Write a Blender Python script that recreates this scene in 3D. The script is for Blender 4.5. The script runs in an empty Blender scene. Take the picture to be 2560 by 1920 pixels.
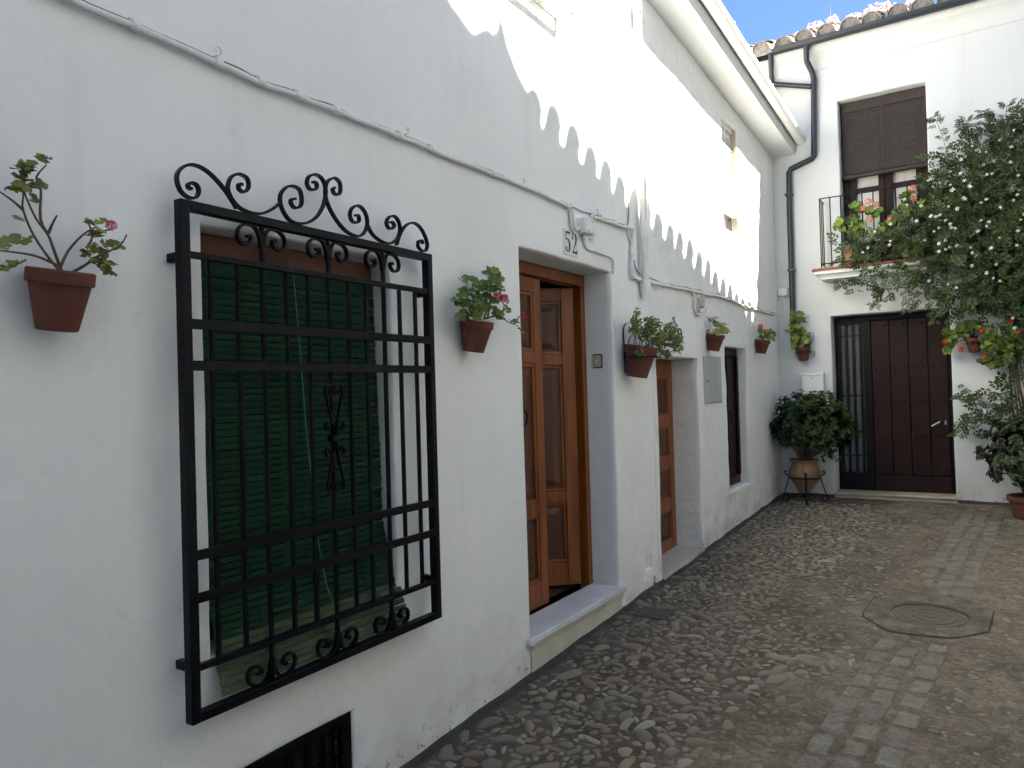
import bpy, bmesh, math, random
from mathutils import Vector, Matrix, noise
R = math.radians
random.seed(7)
scene = bpy.context.scene
col = scene.collection

# ------------------------------------------------------------------ camera
F, PW, PH = 1826.12, 2560, 1920
YAW, PITCH, ROLL = R(33.025), R(0.675), R(-1.6437)
CAM = Vector((2.1, 0, 1.65))
fw = Vector((-math.sin(YAW)*math.cos(PITCH), math.cos(YAW)*math.cos(PITCH), math.sin(PITCH)))
rt0 = Vector((math.cos(YAW), math.sin(YAW), 0)); up0 = rt0.cross(fw)
rt = rt0*math.cos(ROLL)+up0*math.sin(ROLL); up = up0*math.cos(ROLL)-rt0*math.sin(ROLL)
cd = bpy.data.cameras.new('camera'); cam = bpy.data.objects.new('camera', cd); col.objects.link(cam)
cam.matrix_world = Matrix(((rt.x, up.x, -fw.x, CAM.x), (rt.y, up.y, -fw.y, CAM.y), (rt.z, up.z, -fw.z, CAM.z), (0, 0, 0, 1)))
cd.sensor_width = 36; cd.lens = 36*F/PW; cd.clip_start = .05; cd.clip_end = 500
scene.camera = cam

# ------------------------------------------------------------------ light
SA, STZ = 0.27, 1.25                      # direction to the sun is (1, SA, STZ)
sun_dir = Vector((1, SA, STZ)).normalized()
world = bpy.data.worlds.new('World'); scene.world = world; world.use_nodes = True
wn = world.node_tree.nodes; wl = world.node_tree.links
bg = wn['Background']; sky = wn.new('ShaderNodeTexSky'); sky.sky_type = 'NISHITA'; sky.sun_disc = False
sky.sun_elevation = math.asin(sun_dir.z); sky.sun_rotation = math.atan2(sun_dir.x, sun_dir.y)
sky.air_density = 0.45; sky.dust_density = 0.0; sky.ozone_density = 5.0; sky.altitude = 700
wl.new(sky.outputs[0], bg.inputs[0]); bg.inputs[1].default_value = 0.05
sd = bpy.data.lights.new('sun', 'SUN'); sd.energy = 5.0; sd.angle = R(0.53); sd.color = (1, .95, .88)
so = bpy.data.objects.new('sun', sd); col.objects.link(so)
so.rotation_euler = sun_dir.to_track_quat('Z', 'Y').to_euler(); so.location = (6, 2, 14)
vs = scene.view_settings
vs.view_transform = 'Standard'; vs.look = 'None'; vs.gamma = 1; vs.exposure = 3.5
vs.use_curve_mapping = False
try:
    vs.use_white_balance = True; vs.white_balance_temperature = 6900; vs.white_balance_tint = 4
except Exception: pass

# ------------------------------------------------------------------ pixel helpers (photo pixels -> points on known planes)
def ray(p): return rt*(p[0]-PW/2)-up*(p[1]-PH/2)+fw*F
def onX(p, X=0.0):
    d = ray(p); return CAM+d*((X-CAM.x)/d.x)
def onY(p, Y=9.15):
    d = ray(p); return CAM+d*((Y-CAM.y)/d.y)
SL = .037
def gz(y): return SL*y
def onG(p):
    d = ray(p); t = (SL*CAM.y-CAM.z)/(d.z-SL*d.y); return CAM+d*t
def zr(ox, oy, s): return lambda x, y: (ox+x/s, oy+y/s)
r1 = zr(0, 320, 2.592); r2 = zr(380, 380, 2.304); r3 = zr(380, 1100, 2.0237); r6 = zr(1540, 560, 3.19)
r7 = zr(1860, 660, 2.37); r8 = zr(1860, 0, 2.37); nb = zr(1380, 500, 5.925); zA = zr(1000, 0, 2.0734)
ph = zr(1100, 640, 6.379); pc = zr(1540, 760, 8.295); pd = zr(1740, 680, 6.506); pg = zr(2360, 760, 8.295)
pu = zr(1900, 940, 4.608); pb = zr(2060, 200, 4.608); rf = zr(1880, 0, 3.253); z5 = zr(2060, 440, 3.318); z6 = zr(2200, 800, 3.19)
YE = 9.15

# ------------------------------------------------------------------ materials
def mat(name, base=(.8, .8, .8), rough=.6, metal=0, var=0, vscale=8, bump=0, bscale=60, bump2=0, bscale2=8, objvar=0, islvar=0, hue=None, spec=.5, col2=None, trans=0, detail=4, stretch=None):
    m = bpy.data.materials.new(name); m.use_nodes = True
    nt = m.node_tree; n = nt.nodes; l = nt.links; b = n['Principled BSDF']
    b.inputs['Roughness'].default_value = rough; b.inputs['Metallic'].default_value = metal
    b.inputs['Specular IOR Level'].default_value = spec
    tc = n.new('ShaderNodeTexCoord'); co = tc.outputs['Object']
    if stretch:
        mp = n.new('ShaderNodeMapping'); mp.inputs['Scale'].default_value = stretch; l.new(co, mp.inputs[0]); co = mp.outputs[0]
    c2 = col2 if col2 else tuple(x*(1-var) for x in base)
    cur = None
    if var or col2:
        nz = n.new('ShaderNodeTexNoise'); nz.inputs['Scale'].default_value = vscale; nz.inputs['Detail'].default_value = detail; l.new(co, nz.inputs[0])
        rp = n.new('ShaderNodeValToRGB'); rp.color_ramp.elements[0].position = .3; rp.color_ramp.elements[1].position = .7
        rp.color_ramp.elements[0].color = (*c2, 1); rp.color_ramp.elements[1].color = (*base, 1)
        l.new(nz.outputs[0], rp.inputs[0]); cur = rp.outputs[0]
    else:
        rgb = n.new('ShaderNodeRGB'); rgb.outputs[0].default_value = (*base, 1); cur = rgb.outputs[0]
    if objvar or islvar:
        oi = n.new('ShaderNodeObjectInfo'); ge = n.new('ShaderNodeNewGeometry')
        ad = n.new('ShaderNodeMath'); ad.operation = 'ADD'; l.new(oi.outputs['Random'], ad.inputs[0]); l.new(ge.outputs['Random Per Island'], ad.inputs[1])
        fr = n.new('ShaderNodeMath'); fr.operation = 'FRACT'; l.new(ad.outputs[0], fr.inputs[0])
        v = max(objvar, islvar)
        if hue:
            rp2 = n.new('ShaderNodeValToRGB'); rp2.color_ramp.interpolation = 'LINEAR'
            els = rp2.color_ramp.elements
            while len(els) < len(hue): els.new(.5)
            for i, h in enumerate(hue): els[i].position = i/(len(hue)-1); els[i].color = (*h, 1)
            l.new(fr.outputs[0], rp2.inputs[0])
            mx = n.new('ShaderNodeMix'); mx.data_type = 'RGBA'; mx.blend_type = 'MULTIPLY'; mx.inputs[0].default_value = 1
            l.new(cur, mx.inputs[6]); l.new(rp2.outputs[0], mx.inputs[7]); cur = mx.outputs[2]
        else:
            mr = n.new('ShaderNodeMapRange'); mr.inputs[3].default_value = 1-v; mr.inputs[4].default_value = 1+v; l.new(fr.outputs[0], mr.inputs[0])
            hs = n.new('ShaderNodeHueSaturation'); l.new(mr.outputs[0], hs.inputs['Value']); l.new(cur, hs.inputs['Color']); cur = hs.outputs[0]
    l.new(cur, b.inputs['Base Color'])
    if bump or bump2:
        nrm = None
        for (s, sc) in ((bump2, bscale2), (bump, bscale)):
            if not s: continue
            nb_ = n.new('ShaderNodeTexNoise'); nb_.inputs['Scale'].default_value = sc; nb_.inputs['Detail'].default_value = 5; l.new(co, nb_.inputs[0])
            bp = n.new('ShaderNodeBump'); bp.inputs['Strength'].default_value = s; bp.inputs['Distance'].default_value = .6/sc; l.new(nb_.outputs[0], bp.inputs['Height'])
            if nrm: l.new(nrm, bp.inputs['Normal'])
            nrm = bp.outputs[0]
        l.new(nrm, b.inputs['Normal'])
    if trans:
        out = n['Material Output']; tr = n.new('ShaderNodeBsdfTranslucent'); l.new(cur, tr.inputs[0])
        ms = n.new('ShaderNodeMixShader'); ms.inputs[0].default_value = trans
        l.new(b.outputs[0], ms.inputs[1]); l.new(tr.outputs[0], ms.inputs[2]); l.new(ms.outputs[0], out.inputs[0])
    return m

def plaster(name, base, rough_b, stain=.25, fine=.12):
    """white lime wash: brush relief, greyer re-painted patches, faint rain streaks, hairline cracks, splash-dirt ragged above the pavement"""
    m = mat(name, base, .9, var=.06, vscale=1.3, bump=fine, bscale=70, bump2=rough_b, bscale2=9, spec=.25, detail=8)
    nt = m.node_tree; n = nt.nodes; l = nt.links; b = n['Principled BSDF']
    src = b.inputs['Base Color'].links[0].from_socket
    ge = n.new('ShaderNodeNewGeometry'); pos = ge.outputs['Position']
    sx = n.new('ShaderNodeSeparateXYZ'); l.new(pos, sx.inputs[0])
    def math_(op, x, y=None, clamp=False):
        q = n.new('ShaderNodeMath'); q.operation = op; q.use_clamp = clamp
        for i, v in enumerate((x, y)):
            if v is None: continue
            if isinstance(v, (int, float)): q.inputs[i].default_value = v
            else: l.new(v, q.inputs[i])
        return q.outputs[0]
    def noise_(scale, detail=5, stretch=None, off=0):
        mp = n.new('ShaderNodeMapping'); mp.inputs['Scale'].default_value = stretch or (1, 1, 1); mp.inputs['Location'].default_value = (off, off, off); l.new(pos, mp.inputs[0])
        q = n.new('ShaderNodeTexNoise'); q.inputs['Scale'].default_value = scale; q.inputs['Detail'].default_value = detail; l.new(mp.outputs[0], q.inputs[0]); return q.outputs[0], mp.outputs[0]
    def rng(x, a_, b_, c_=0, d_=1):
        q = n.new('ShaderNodeMapRange'); q.inputs[1].default_value = a_; q.inputs[2].default_value = b_; q.inputs[3].default_value = c_; q.inputs[4].default_value = d_; l.new(x, q.inputs[0]); return q.outputs[0]
    def mixc(f, x, colr):
        q = n.new('ShaderNodeMix'); q.data_type = 'RGBA'; l.new(f, q.inputs[0]); l.new(x, q.inputs[6]); q.inputs[7].default_value = (*colr, 1); return q.outputs[2]
    # patches of older wash
    p, _ = noise_(.9, 3, None, 4.3); cur = mixc(rng(p, .50, .56, 0, .10), src, (.62, .61, .57))
    # rain streaks
    st_, _ = noise_(3.2, 6, (3, 3, .18), 1.7); p2, _ = noise_(.7, 2, None, 9.1)
    cur = mixc(math_('MULTIPLY', rng(st_, .56, .72, 0, .20), rng(p2, .45, .62)), cur, (.50, .48, .43))
    # hairline cracks, only here and there
    wv, mpv = noise_(3.0, 5, None, 2.2); vo = n.new('ShaderNodeTexVoronoi'); vo.feature = 'DISTANCE_TO_EDGE'; vo.inputs['Scale'].default_value = 1.1
    mxv = n.new('ShaderNodeMix'); mxv.data_type = 'VECTOR'; mxv.inputs[0].default_value = .35; l.new(mpv, mxv.inputs[4])
    nv = n.new('ShaderNodeTexNoise'); nv.inputs['Scale'].default_value = 2.6; nv.inputs['Detail'].default_value = 6; l.new(pos, nv.inputs[0]); l.new(nv.outputs['Color'], mxv.inputs[5]); l.new(mxv.outputs[1], vo.inputs['Vector'])
    p3, _ = noise_(.8, 2, None, 14.0)
    cur = mixc(math_('MULTIPLY', rng(vo.outputs['Distance'], .0030, .0, 0, .12), rng(p3, .54, .60)), cur, (.35, .34, .32))
    # splash dirt above the paving
    hgt = math_('MULTIPLY_ADD', sx.outputs[1], -SL); nt.nodes[-1].inputs[1].default_value = -SL; l.new(sx.outputs[2], nt.nodes[-1].inputs[2])
    nz1, _ = noise_(5, 7); spl = math_('MULTIPLY', rng(hgt, .55, .0), rng(nz1, .34, .66))
    cur = mixc(math_('MULTIPLY', spl, stain*2.0, True), cur, (.40, .36, .28))
    nz2, _ = noise_(26, 4); chip = math_('MULTIPLY', rng(hgt, .16, .02), rng(nz2, .60, .64))
    cur = mixc(math_('MULTIPLY', chip, .75), cur, (.16, .14, .11))
    l.new(cur, b.inputs['Base Color'])
    return m

M = {}
M['plaster'] = plaster('lime_plaster', (.845, .85, .835), .14, .22)
M['plaster_rough'] = plaster('rough_lime_plaster', (.83, .83, .82), .34, .3, .3)
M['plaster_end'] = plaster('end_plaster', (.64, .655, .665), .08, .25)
M['white_paint'] = mat('white_paint', (.80, .80, .78), .55, var=.07, vscale=14, bump=.1, bscale=50)
M['pipe_paint'] = mat('painted_pipe', (.78, .77, .74), .65, var=.12, vscale=25, bump=.35, bscale=90)
M['iron'] = mat('black_iron', (.0055, .0055, .0065), .42, var=.3, vscale=30, bump=.12, bscale=120, spec=.14)
M['wood'] = mat('varnished_wood', (.285, .080, .012), .4, col2=(.135, .035, .007), vscale=2.6, bump=.08, bscale=30, stretch=(9, 9, .7), detail=6)
M['wood_panel'] = mat('varnished_panel', (.105, .029, .007), .42, col2=(.048, .013, .004), vscale=3.0, bump=.08, bscale=30, stretch=(9, 9, .6), detail=6)
M['wood_red'] = mat('red_brown_wood', (.16, .042, .014), .45, col2=(.10, .026, .010), vscale=4, stretch=(9, .7, 9), bump=.1, bscale=30)
M['dark_wood'] = mat('dark_brown_paint', (.024, .0085, .0065), .45, var=.35, vscale=5, bump=.1, bscale=60, spec=.18)
M['dark_metal'] = mat('dark_brown_metal', (.008, .0042, .004), .4, var=.3, vscale=6, spec=.16)
M['green'] = mat('green_slat_paint', (.0070, .043, .0165), .65, var=.3, vscale=7, spec=.2, bump=.15, bscale=60, stretch=(1, .5, 3), objvar=.22)
M['green_faded'] = mat('faded_green_slat', (.050, .072, .030), .7, var=.35, vscale=9, objvar=.2)
M['green_dark'] = mat('green_cord', (.10, .26, .16), .8)
M['terracotta'] = mat('terracotta', (.118, .031, .020), .9, col2=(.125, .046, .032), vscale=5, bump=.2, bscale=90, objvar=.12)
M['clay'] = mat('pale_clay', (.27, .165, .09), .8, col2=(.165, .095, .055), vscale=5, bump=.2, bscale=60)
M['soil'] = mat('soil', (.035, .024, .016), .95, var=.4, vscale=40, bump=.6, bscale=60)
M['marble'] = mat('white_marble', (.72, .74, .77), .22, col2=(.58, .60, .64), vscale=4, detail=8)
M['cream'] = mat('cream_riser', (.58, .555, .46), .7, col2=(.46, .44, .36), vscale=6, bump=.1, bscale=60)
M['step_stone'] = mat('step_stone', (.52, .49, .44), .6, var=.15, vscale=7, bump=.1, bscale=50)
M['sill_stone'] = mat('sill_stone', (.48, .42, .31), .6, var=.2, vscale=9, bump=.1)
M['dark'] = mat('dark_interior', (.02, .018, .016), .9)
M['hall'] = mat('hall_paint', (.25, .22, .18), .9)
M['hall_floor'] = mat('hall_floor_tile', (.05, .045, .04), .25, var=.5, vscale=25)
M['glass'] = mat('window_glass', (.015, .018, .02), .06, spec=.6)
M['glass_pale'] = mat('reflecting_glass', (.10, .11, .115), .08, spec=.7)
M['curtain'] = mat('white_curtain', (.62, .62, .60), .9, var=.25, vscale=16, stretch=(5, 1, .2))
M['stone'] = mat('river_stone', (1, 1, 1), .75, var=.28, vscale=18, bump=.25, bscale=70, objvar=1, islvar=1,
                 hue=[(.175, .158, .128), (.25, .215, .155), (.14, .127, .104), (.215, .20, .162), (.31, .285, .228), (.12, .107, .088), (.235, .19, .125), (.165, .160, .142), (.19, .132, .092), (.185, .17, .134)])
M['stone_dusty'] = mat('dusty_river_stone', (1, 1, 1), .85, var=.3, vscale=16, bump=.3, bscale=70, objvar=1, islvar=1, hue=[(.15, .135, .108), (.20, .178, .138), (.10, .089, .073), (.165, .146, .115), (.245, .22, .175), (.088, .077, .063), (.18, .145, .102), (.14, .128, .108)])
M['sett'] = mat('granite_sett', (.172, .160, .137), .88, col2=(.114, .104, .088), vscale=22, bump=.35, bscale=110, objvar=.16, detail=6)
M['concrete'] = mat('grey_concrete', (.120, .103, .080), .92, col2=(.080, .068, .052), vscale=9, bump=.3, bscale=80)
M['cast_iron'] = mat('cast_iron', (.10, .084, .068), .7, .0, var=.35, vscale=20, bump=.3, bscale=70)
M['grey_metal'] = mat('grey_cabinet_paint', (.42, .44, .45), .5, var=.06, vscale=10)
M['gutter'] = mat('slate_grey_metal', (.025, .032, .045), .4, var=.25, vscale=10)
M['old_tile'] = mat('weathered_clay_tile', (.34, .315, .30), .9, col2=(.19, .17, .16), vscale=11, bump=.4, bscale=50, objvar=.2)
M['brick_edge'] = mat('red_brick_tile', (.26, .085, .05), .8, var=.3, vscale=14, bump=.2)
M['brown_blind'] = mat('brown_slat', (.034, .022, .018), .6, col2=(.019, .012, .0105), vscale=9, stretch=(.6, 1, 6), islvar=.35)
M['brown_cloth'] = mat('brown_blind_band', (.036, .024, .020), .7, var=.25, vscale=8)
M['steel'] = mat('plate_metal', (.35, .34, .30), .35, .8)
M['black_plastic'] = mat('black_plastic', (.012, .012, .012), .4)
M['ivory'] = mat('ivory_plastic', (.48, .44, .34), .5)
M['ceramic'] = mat('white_ceramic', (.76, .75, .71), .25)
M['ink'] = mat('black_glaze', (.012, .012, .014), .3)
M['rust_black'] = mat('rusty_mesh', (.06, .045, .03), .7, .3, var=.4, vscale=30)
LG = [(.35, .40, .35), (.9, .95, .9), (1.25, 1.15, .9), (.6, .7, .6), (1.6, 1.4, .8)]
def leafmat(n, c, hue=LG, tr=.25): return mat(n, c, .5, objvar=1, islvar=1, hue=hue, trans=tr, spec=.35)
M['leaf_ger'] = leafmat('geranium_leaf', (.115, .185, .040))
M['leaf_dry'] = leafmat('dry_geranium_leaf', (.19, .205, .065))
M['leaf_shrub'] = leafmat('shrub_leaf', (.165, .205, .07))
M['leaf_dark'] = leafmat('dark_glossy_leaf', (.030, .062, .018), tr=.14)
M['leaf_jade'] = leafmat('jade_leaf', (.055, .072, .042), tr=.1)
M['leaf_jas'] = leafmat('jasmine_leaf', (.056, .086, .036), tr=.25)
M['leaf_lime'] = leafmat('lime_geranium_leaf', (.17, .23, .055))
M['stem_dry'] = mat('dry_stem', (.15, .095, .06), .85, var=.4, vscale=40)
M['stem'] = mat('green_brown_stem', (.055, .055, .025), .8, var=.4, vscale=40)
def petal(n, c): return mat(n, c, .6, objvar=.18, islvar=.18, trans=.3)
M['pet_red'] = petal('crimson_petal', (.55, .012, .055)); M['pet_scarlet'] = petal('scarlet_petal', (.60, .014, .010))
M['pet_pink'] = petal('pink_petal', (.62, .04, .16)); M['pet_salmon'] = petal('salmon_petal', (.72, .22, .17))
M['pet_pale'] = petal('pale_pink_petal', (.70, .40, .42)); M['pet_white'] = petal('white_petal', (.80, .79, .74))
M['pet_dead'] = petal('withered_petal', (.09, .02, .03)); M['roof_plant'] = petal('pink_white_succulent', (.66, .42, .38))

# ------------------------------------------------------------------ mesh builder
class MB:
    def __init__(s): s.v = []; s.f = []
    def quad(s, a, b, c, d): k = len(s.v); s.v += [a, b, c, d]; s.f.append((k, k+1, k+2, k+3)); return s
    def box(s, a, b):
        x0, y0, z0 = a; x1, y1, z1 = b
        if x0 > x1: x0, x1 = x1, x0
        if y0 > y1: y0, y1 = y1, y0
        if z0 > z1: z0, z1 = z1, z0
        k = len(s.v)
        s.v += [(x0, y0, z0), (x1, y0, z0), (x1, y1, z0), (x0, y1, z0), (x0, y0, z1), (x1, y0, z1), (x1, y1, z1), (x0, y1, z1)]
        s.f += [(k, k+3, k+2, k+1), (k+4, k+5, k+6, k+7), (k, k+1, k+5, k+4), (k+1, k+2, k+6, k+5), (k+2, k+3, k+7, k+6), (k+3, k, k+4, k+7)]
        return s
    def sweep(s, pts, prof, side=None, caps=True, scales=None):
        """sweep a closed 2D profile [(u,w)] along pts; side = fixed reference vector (u axis)"""
        pts = [Vector(p) for p in pts]; n = len(prof); k0 = len(s.v); pv = None
        for i, p in enumerate(pts):
            t = (pts[min(i+1, len(pts)-1)]-pts[max(i-1, 0)])
            t = t.normalized() if t.length > 1e-9 else Vector((0, 0, 1))
            if side is not None: u = Vector(side)
            elif pv is not None: u = pv
            else: u = Vector((0, 0, 1)) if abs(t.z) < .9 else Vector((1, 0, 0))
            u = u-t*u.dot(t)
            if u.length < 1e-6: u = t.orthogonal()
            u.normalize(); pv = u; w = t.cross(u); sc = scales[i] if scales else 1
            for (a, b) in prof: s.v.append(tuple(p+u*a*sc+w*b*sc))
        for i in range(len(pts)-1):
            for j in range(n):
                a = k0+i*n+j; b = k0+i*n+(j+1) % n; s.f.append((a, b, b+n, a+n))
        if caps: s.f.append(tuple(range(k0+n-1, k0-1, -1))); s.f.append(tuple(range(k0+(len(pts)-1)*n, k0+len(pts)*n)))
        return s
    def tube(s, pts, r, n=7, scales=None): return s.sweep(pts, [(r*math.cos(2*math.pi*i/n), r*math.sin(2*math.pi*i/n)) for i in range(n)], scales=scales)
    def bar(s, a, b, w, d, side): return s.sweep([a, b], [(-w/2, -d/2), (w/2, -d/2), (w/2, d/2), (-w/2, d/2)], side=side)
    def strip(s, pts, w, t, side): return s.sweep(pts, [(-w/2, -t/2), (w/2, -t/2), (w/2, t/2), (-w/2, t/2)], side=side)
    def lathe(s, prof, c=(0, 0, 0), n=24, cap=True):
        k0 = len(s.v); m = len(prof)
        for i in range(n):
            a = 2*math.pi*i/n
            for (r, z) in prof: s.v.append((c[0]+r*math.cos(a), c[1]+r*math.sin(a), c[2]+z))
        for i in range(n):
            for j in range(m-1):
                a = k0+i*m+j; b = k0+((i+1) % n)*m+j; s.f.append((a, b, b+1, a+1))
        if cap:
            if prof[0][0] > 1e-6: s.f.append(tuple(k0+i*m for i in range(n-1, -1, -1)))
            if prof[-1][0] > 1e-6: s.f.append(tuple(k0+i*m+m-1 for i in range(n)))
        return s
    def add(s, vs_, fs_, mtx=None):
        k = len(s.v)
        s.v += [tuple(mtx @ Vector(v)) for v in vs_] if mtx else list(vs_)
        s.f += [tuple(i+k for i in f) for f in fs_]; return s
    def mesh(s, name, smooth=False, angle=None):
        me = bpy.data.meshes.new(name); me.from_pydata([tuple(v) for v in s.v], [], s.f); me.validate(); me.update()
        if smooth: me.polygons.foreach_set('use_smooth', [True]*len(me.polygons))
        if smooth and angle:
            try: me.set_sharp_from_angle(angle=R(angle))
            except Exception: pass
        return me
    def build(s, name, material, parent=None, smooth=False, angle=40, bevel=0):
        return link(name, s.mesh(name, smooth, angle), material, parent, bevel=bevel)

WM = {}
def link(name, me, material, parent=None, world_m=None, bevel=0):
    if material is not None and not me.materials: me.materials.append(M[material] if isinstance(material, str) else material)
    o = bpy.data.objects.new(name, me); col.objects.link(o); place(o, parent, world_m)
    if bevel:
        md = o.modifiers.new('bevel', 'BEVEL'); md.width = bevel; md.segments = 2; md.limit_method = 'ANGLE'; md.angle_limit = R(40)
        me.polygons.foreach_set('use_smooth', [True]*len(me.polygons))
        try: me.set_sharp_from_angle(angle=R(50))
        except Exception: pass
    return o
def place(o, parent, world_m=None):
    w = world_m.copy() if world_m is not None else Matrix.Identity(4)
    if parent is not None:
        o.parent = parent; o.matrix_parent_inverse = WM[parent.name].inverted()
    o.matrix_basis = w; WM[o.name] = w
def thing(name, label, cat, loc=(0, 0, 0), group=None):
    o = bpy.data.objects.new(name, None); col.objects.link(o); o.empty_display_size = .1
    w = Matrix.Translation(loc); o.matrix_basis = w; WM[o.name] = w
    return tag(o, label, cat, group)
def tag(o, label=None, cat=None, group=None, kind=None):
    if label: o['label'] = label
    if cat: o['category'] = cat
    if group: o['group'] = group
    if kind: o['kind'] = kind
    return o
def smooth_pts(pts, sub=5):
    pts = [Vector(p) for p in pts]; out = []
    for i in range(len(pts)-1):
        p0 = pts[max(i-1, 0)]; p1 = pts[i]; p2 = pts[i+1]; p3 = pts[min(i+2, len(pts)-1)]
        for k in range(sub):
            t = k/sub
            out.append(.5*((2*p1)+(p2-p0)*t+(2*p0-5*p1+4*p2-p3)*t*t+(3*p1-p0-3*p2+p3)*t**3))
    out.append(pts[-1]); return out
def nz(p, s=1.0): return noise.noise(Vector(p)*s)

def wall_sheet(name, a0, a1, z0, z1, openings, parent, material, plane='X', off=0.0, amp=.003, step=.13, jit=.0025, ns=1.3):
    """plastered wall sheet with real openings. plane 'X': spans (y,z) at x=off facing +x, inside is -x;
       plane 'Y': spans (x,z) at y=off facing -y, inside is +y.  opening = (a0,a1,z0,z1,depth)"""
    b = .014
    def P(a, z, d):
        return (off+d, a, z) if plane == 'X' else (a, off-d, z)
    def lines(lo, hi, extra):
        n = max(2, int((hi-lo)/step)); L = [lo+(hi-lo)*i/n for i in range(n+1)]
        for e in extra:
            if lo < e < hi: L = [x for x in L if abs(x-e) > .02]
        L += [e for e in extra if lo < e < hi]; L = sorted(set(round(x, 5) for x in L))
        return L
    ea = []; ez = []
    for o in openings: ea += [o[0]-b, o[1]+b, o[0]-b-.035, o[1]+b+.035]; ez += [o[2]-b, o[3]+b, o[2]-b-.035, o[3]+b+.035]
    A = lines(a0, a1, ea); Z = lines(z0, z1, ez)
    def disp(a, z):
        p = (a*ns+off*3, z*ns, 3.1 if plane == 'X' else 7.7)
        return amp*(nz(p)+.5*nz(p, 2.7)+.25*nz(p, 7))
    m = MB(); idx = {}
    def vid(a, z):
        k = (round(a, 5), round(z, 5))
        if k not in idx: idx[k] = len(m.v); m.v.append(P(a, z, disp(a, z)))
        return idx[k]
    def inside(a, z): return any(o[0]-b < a < o[1]+b and o[2]-b < z < o[3]+b for o in openings)
    fl = plane == 'Y'
    for i in range(len(A)-1):
        for j in range(len(Z)-1):
            if inside((A[i]+A[i+1])/2, (Z[j]+Z[j+1])/2): continue
            m.f.append((vid(A[i], Z[j]), vid(A[i+1], Z[j]), vid(A[i+1], Z[j+1]), vid(A[i], Z[j+1])))
    for o in openings:
        x0, x1, y0, y1, dep = o[:5]
        As = [a for a in A if x0-b-1e-6 <= a <= x1+b+1e-6]; Zs = [z for z in Z if y0-b-1e-6 <= z <= y1+b+1e-6]
        loop = [(a, Zs[0]) for a in As]+[(As[-1], z) for z in Zs[1:]]+[(a, Zs[-1]) for a in reversed(As[:-1])]+[(As[0], z) for z in reversed(Zs[1:-1])]
        def ins(a, z, e):
            return (min(max(a, x0-b+e), x1+b-e), min(max(z, y0-b+e), y1+b-e))
        rings = [[vid(a, z) for a, z in loop]]
        for (e, d, jt) in ((b*.32, -b*.08, .3), (b*.72, -b*.38, 1), (b, -b, 1), (b, -.05, 1), (b, -dep, 0)):
            ring = []
            for (a, z) in loop:
                aa, zz = ins(a, z, e); q = jit*jt*nz((a*6, z*6, e*50+off))
                ca = (x0+x1)/2; cz = (y0+y1)/2
                if abs(a-As[0]) < 1e-6 or abs(a-As[-1]) < 1e-6: aa += q*2
                if abs(z-Zs[0]) < 1e-6 or abs(z-Zs[-1]) < 1e-6: zz += q*2
                ring.append(len(m.v)); m.v.append(P(aa, zz, d+disp(a, z)*(1 if d > -.03 else .3)))
            rings.append(ring)
        for q in range(len(rings)-1):
            r_, s_ = rings[q], rings[q+1]; L = len(r_)
            for i in range(L): m.f.append((r_[i], r_[(i+1) % L], s_[(i+1) % L], s_[i]))
    o = m.build(name, material, parent, smooth=True, angle=55)
    bm = bmesh.new(); bm.from_mesh(o.data); bmesh.ops.recalc_face_normals(bm, faces=bm.faces); bm.to_mesh(o.data); bm.free()
    return o
# ================================================================== STREET
def nl(lo, hi, fine0, fine1, fs, cs):
    L = []; x = lo
    while x < hi:
        L.append(x); x += fs if fine0 <= x < fine1 else cs
    L.append(hi); return L
gx = [-30, -12, -6]+nl(-1, 3.4, -.2, 3.2, .06, .4)+[5, 8, 14, 30]; gy = [-60, -25, -12, -6]+nl(-3, 10.5, 1, 9.4, .06, .5)+[14, 22, 40, 70]
def ground_z(x, y):
    z = gz(y)
    if -.3 < x < 3.4 and .8 < y < 9.6: z += .006*nz((x*1.6, y*1.6, 1))+.003*nz((x*7, y*7, 2))
    return z
m = MB(); nx = len(gx)
for y in gy:
    for x in gx: m.v.append((x, y, ground_z(x, y)))
for j in range(len(gy)-1):
    for i in range(nx-1): m.f.append((j*nx+i, j*nx+i+1, (j+1)*nx+i+1, (j+1)*nx+i))
M['mortar'] = mat('street_mortar', (.150, .123, .090), .92, col2=(.094, .076, .055), vscale=2.6, bump=.6, bscale=70, bump2=.4, bscale2=16, detail=9)
def band(m_):
    # darker damp earth-mortar in a ragged strip along the houses
    nt = m_.node_tree; n = nt.nodes; l = nt.links; b = n['Principled BSDF']; src = b.inputs['Base Color'].links[0].from_socket
    ge = n.new('ShaderNodeNewGeometry'); sx = n.new('ShaderNodeSeparateXYZ'); l.new(ge.outputs['Position'], sx.inputs[0])
    nz_ = n.new('ShaderNodeTexNoise'); nz_.inputs['Scale'].default_value = 1.3; nz_.inputs['Detail'].default_value = 7; l.new(ge.outputs['Position'], nz_.inputs[0])
    ma = n.new('ShaderNodeMath'); ma.operation = 'MULTIPLY_ADD'; ma.inputs[1].default_value = 1.5; l.new(nz_.outputs[0], ma.inputs[0]); l.new(sx.outputs[0], ma.inputs[2])
    mr = n.new('ShaderNodeMapRange'); mr.inputs[1].default_value = 1.65; mr.inputs[2].default_value = 2.15; mr.inputs[3].default_value = .60; mr.inputs[4].default_value = 1.0; l.new(ma.outputs[0], mr.inputs[0])
    mx = n.new('ShaderNodeMix'); mx.data_type = 'RGBA'; mx.blend_type = 'MULTIPLY'; mx.inputs[0].default_value = 1; l.new(src, mx.inputs[6]); l.new(mr.outputs[0], mx.inputs[7]); l.new(mx.outputs[2], b.inputs['Base Color'])
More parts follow.
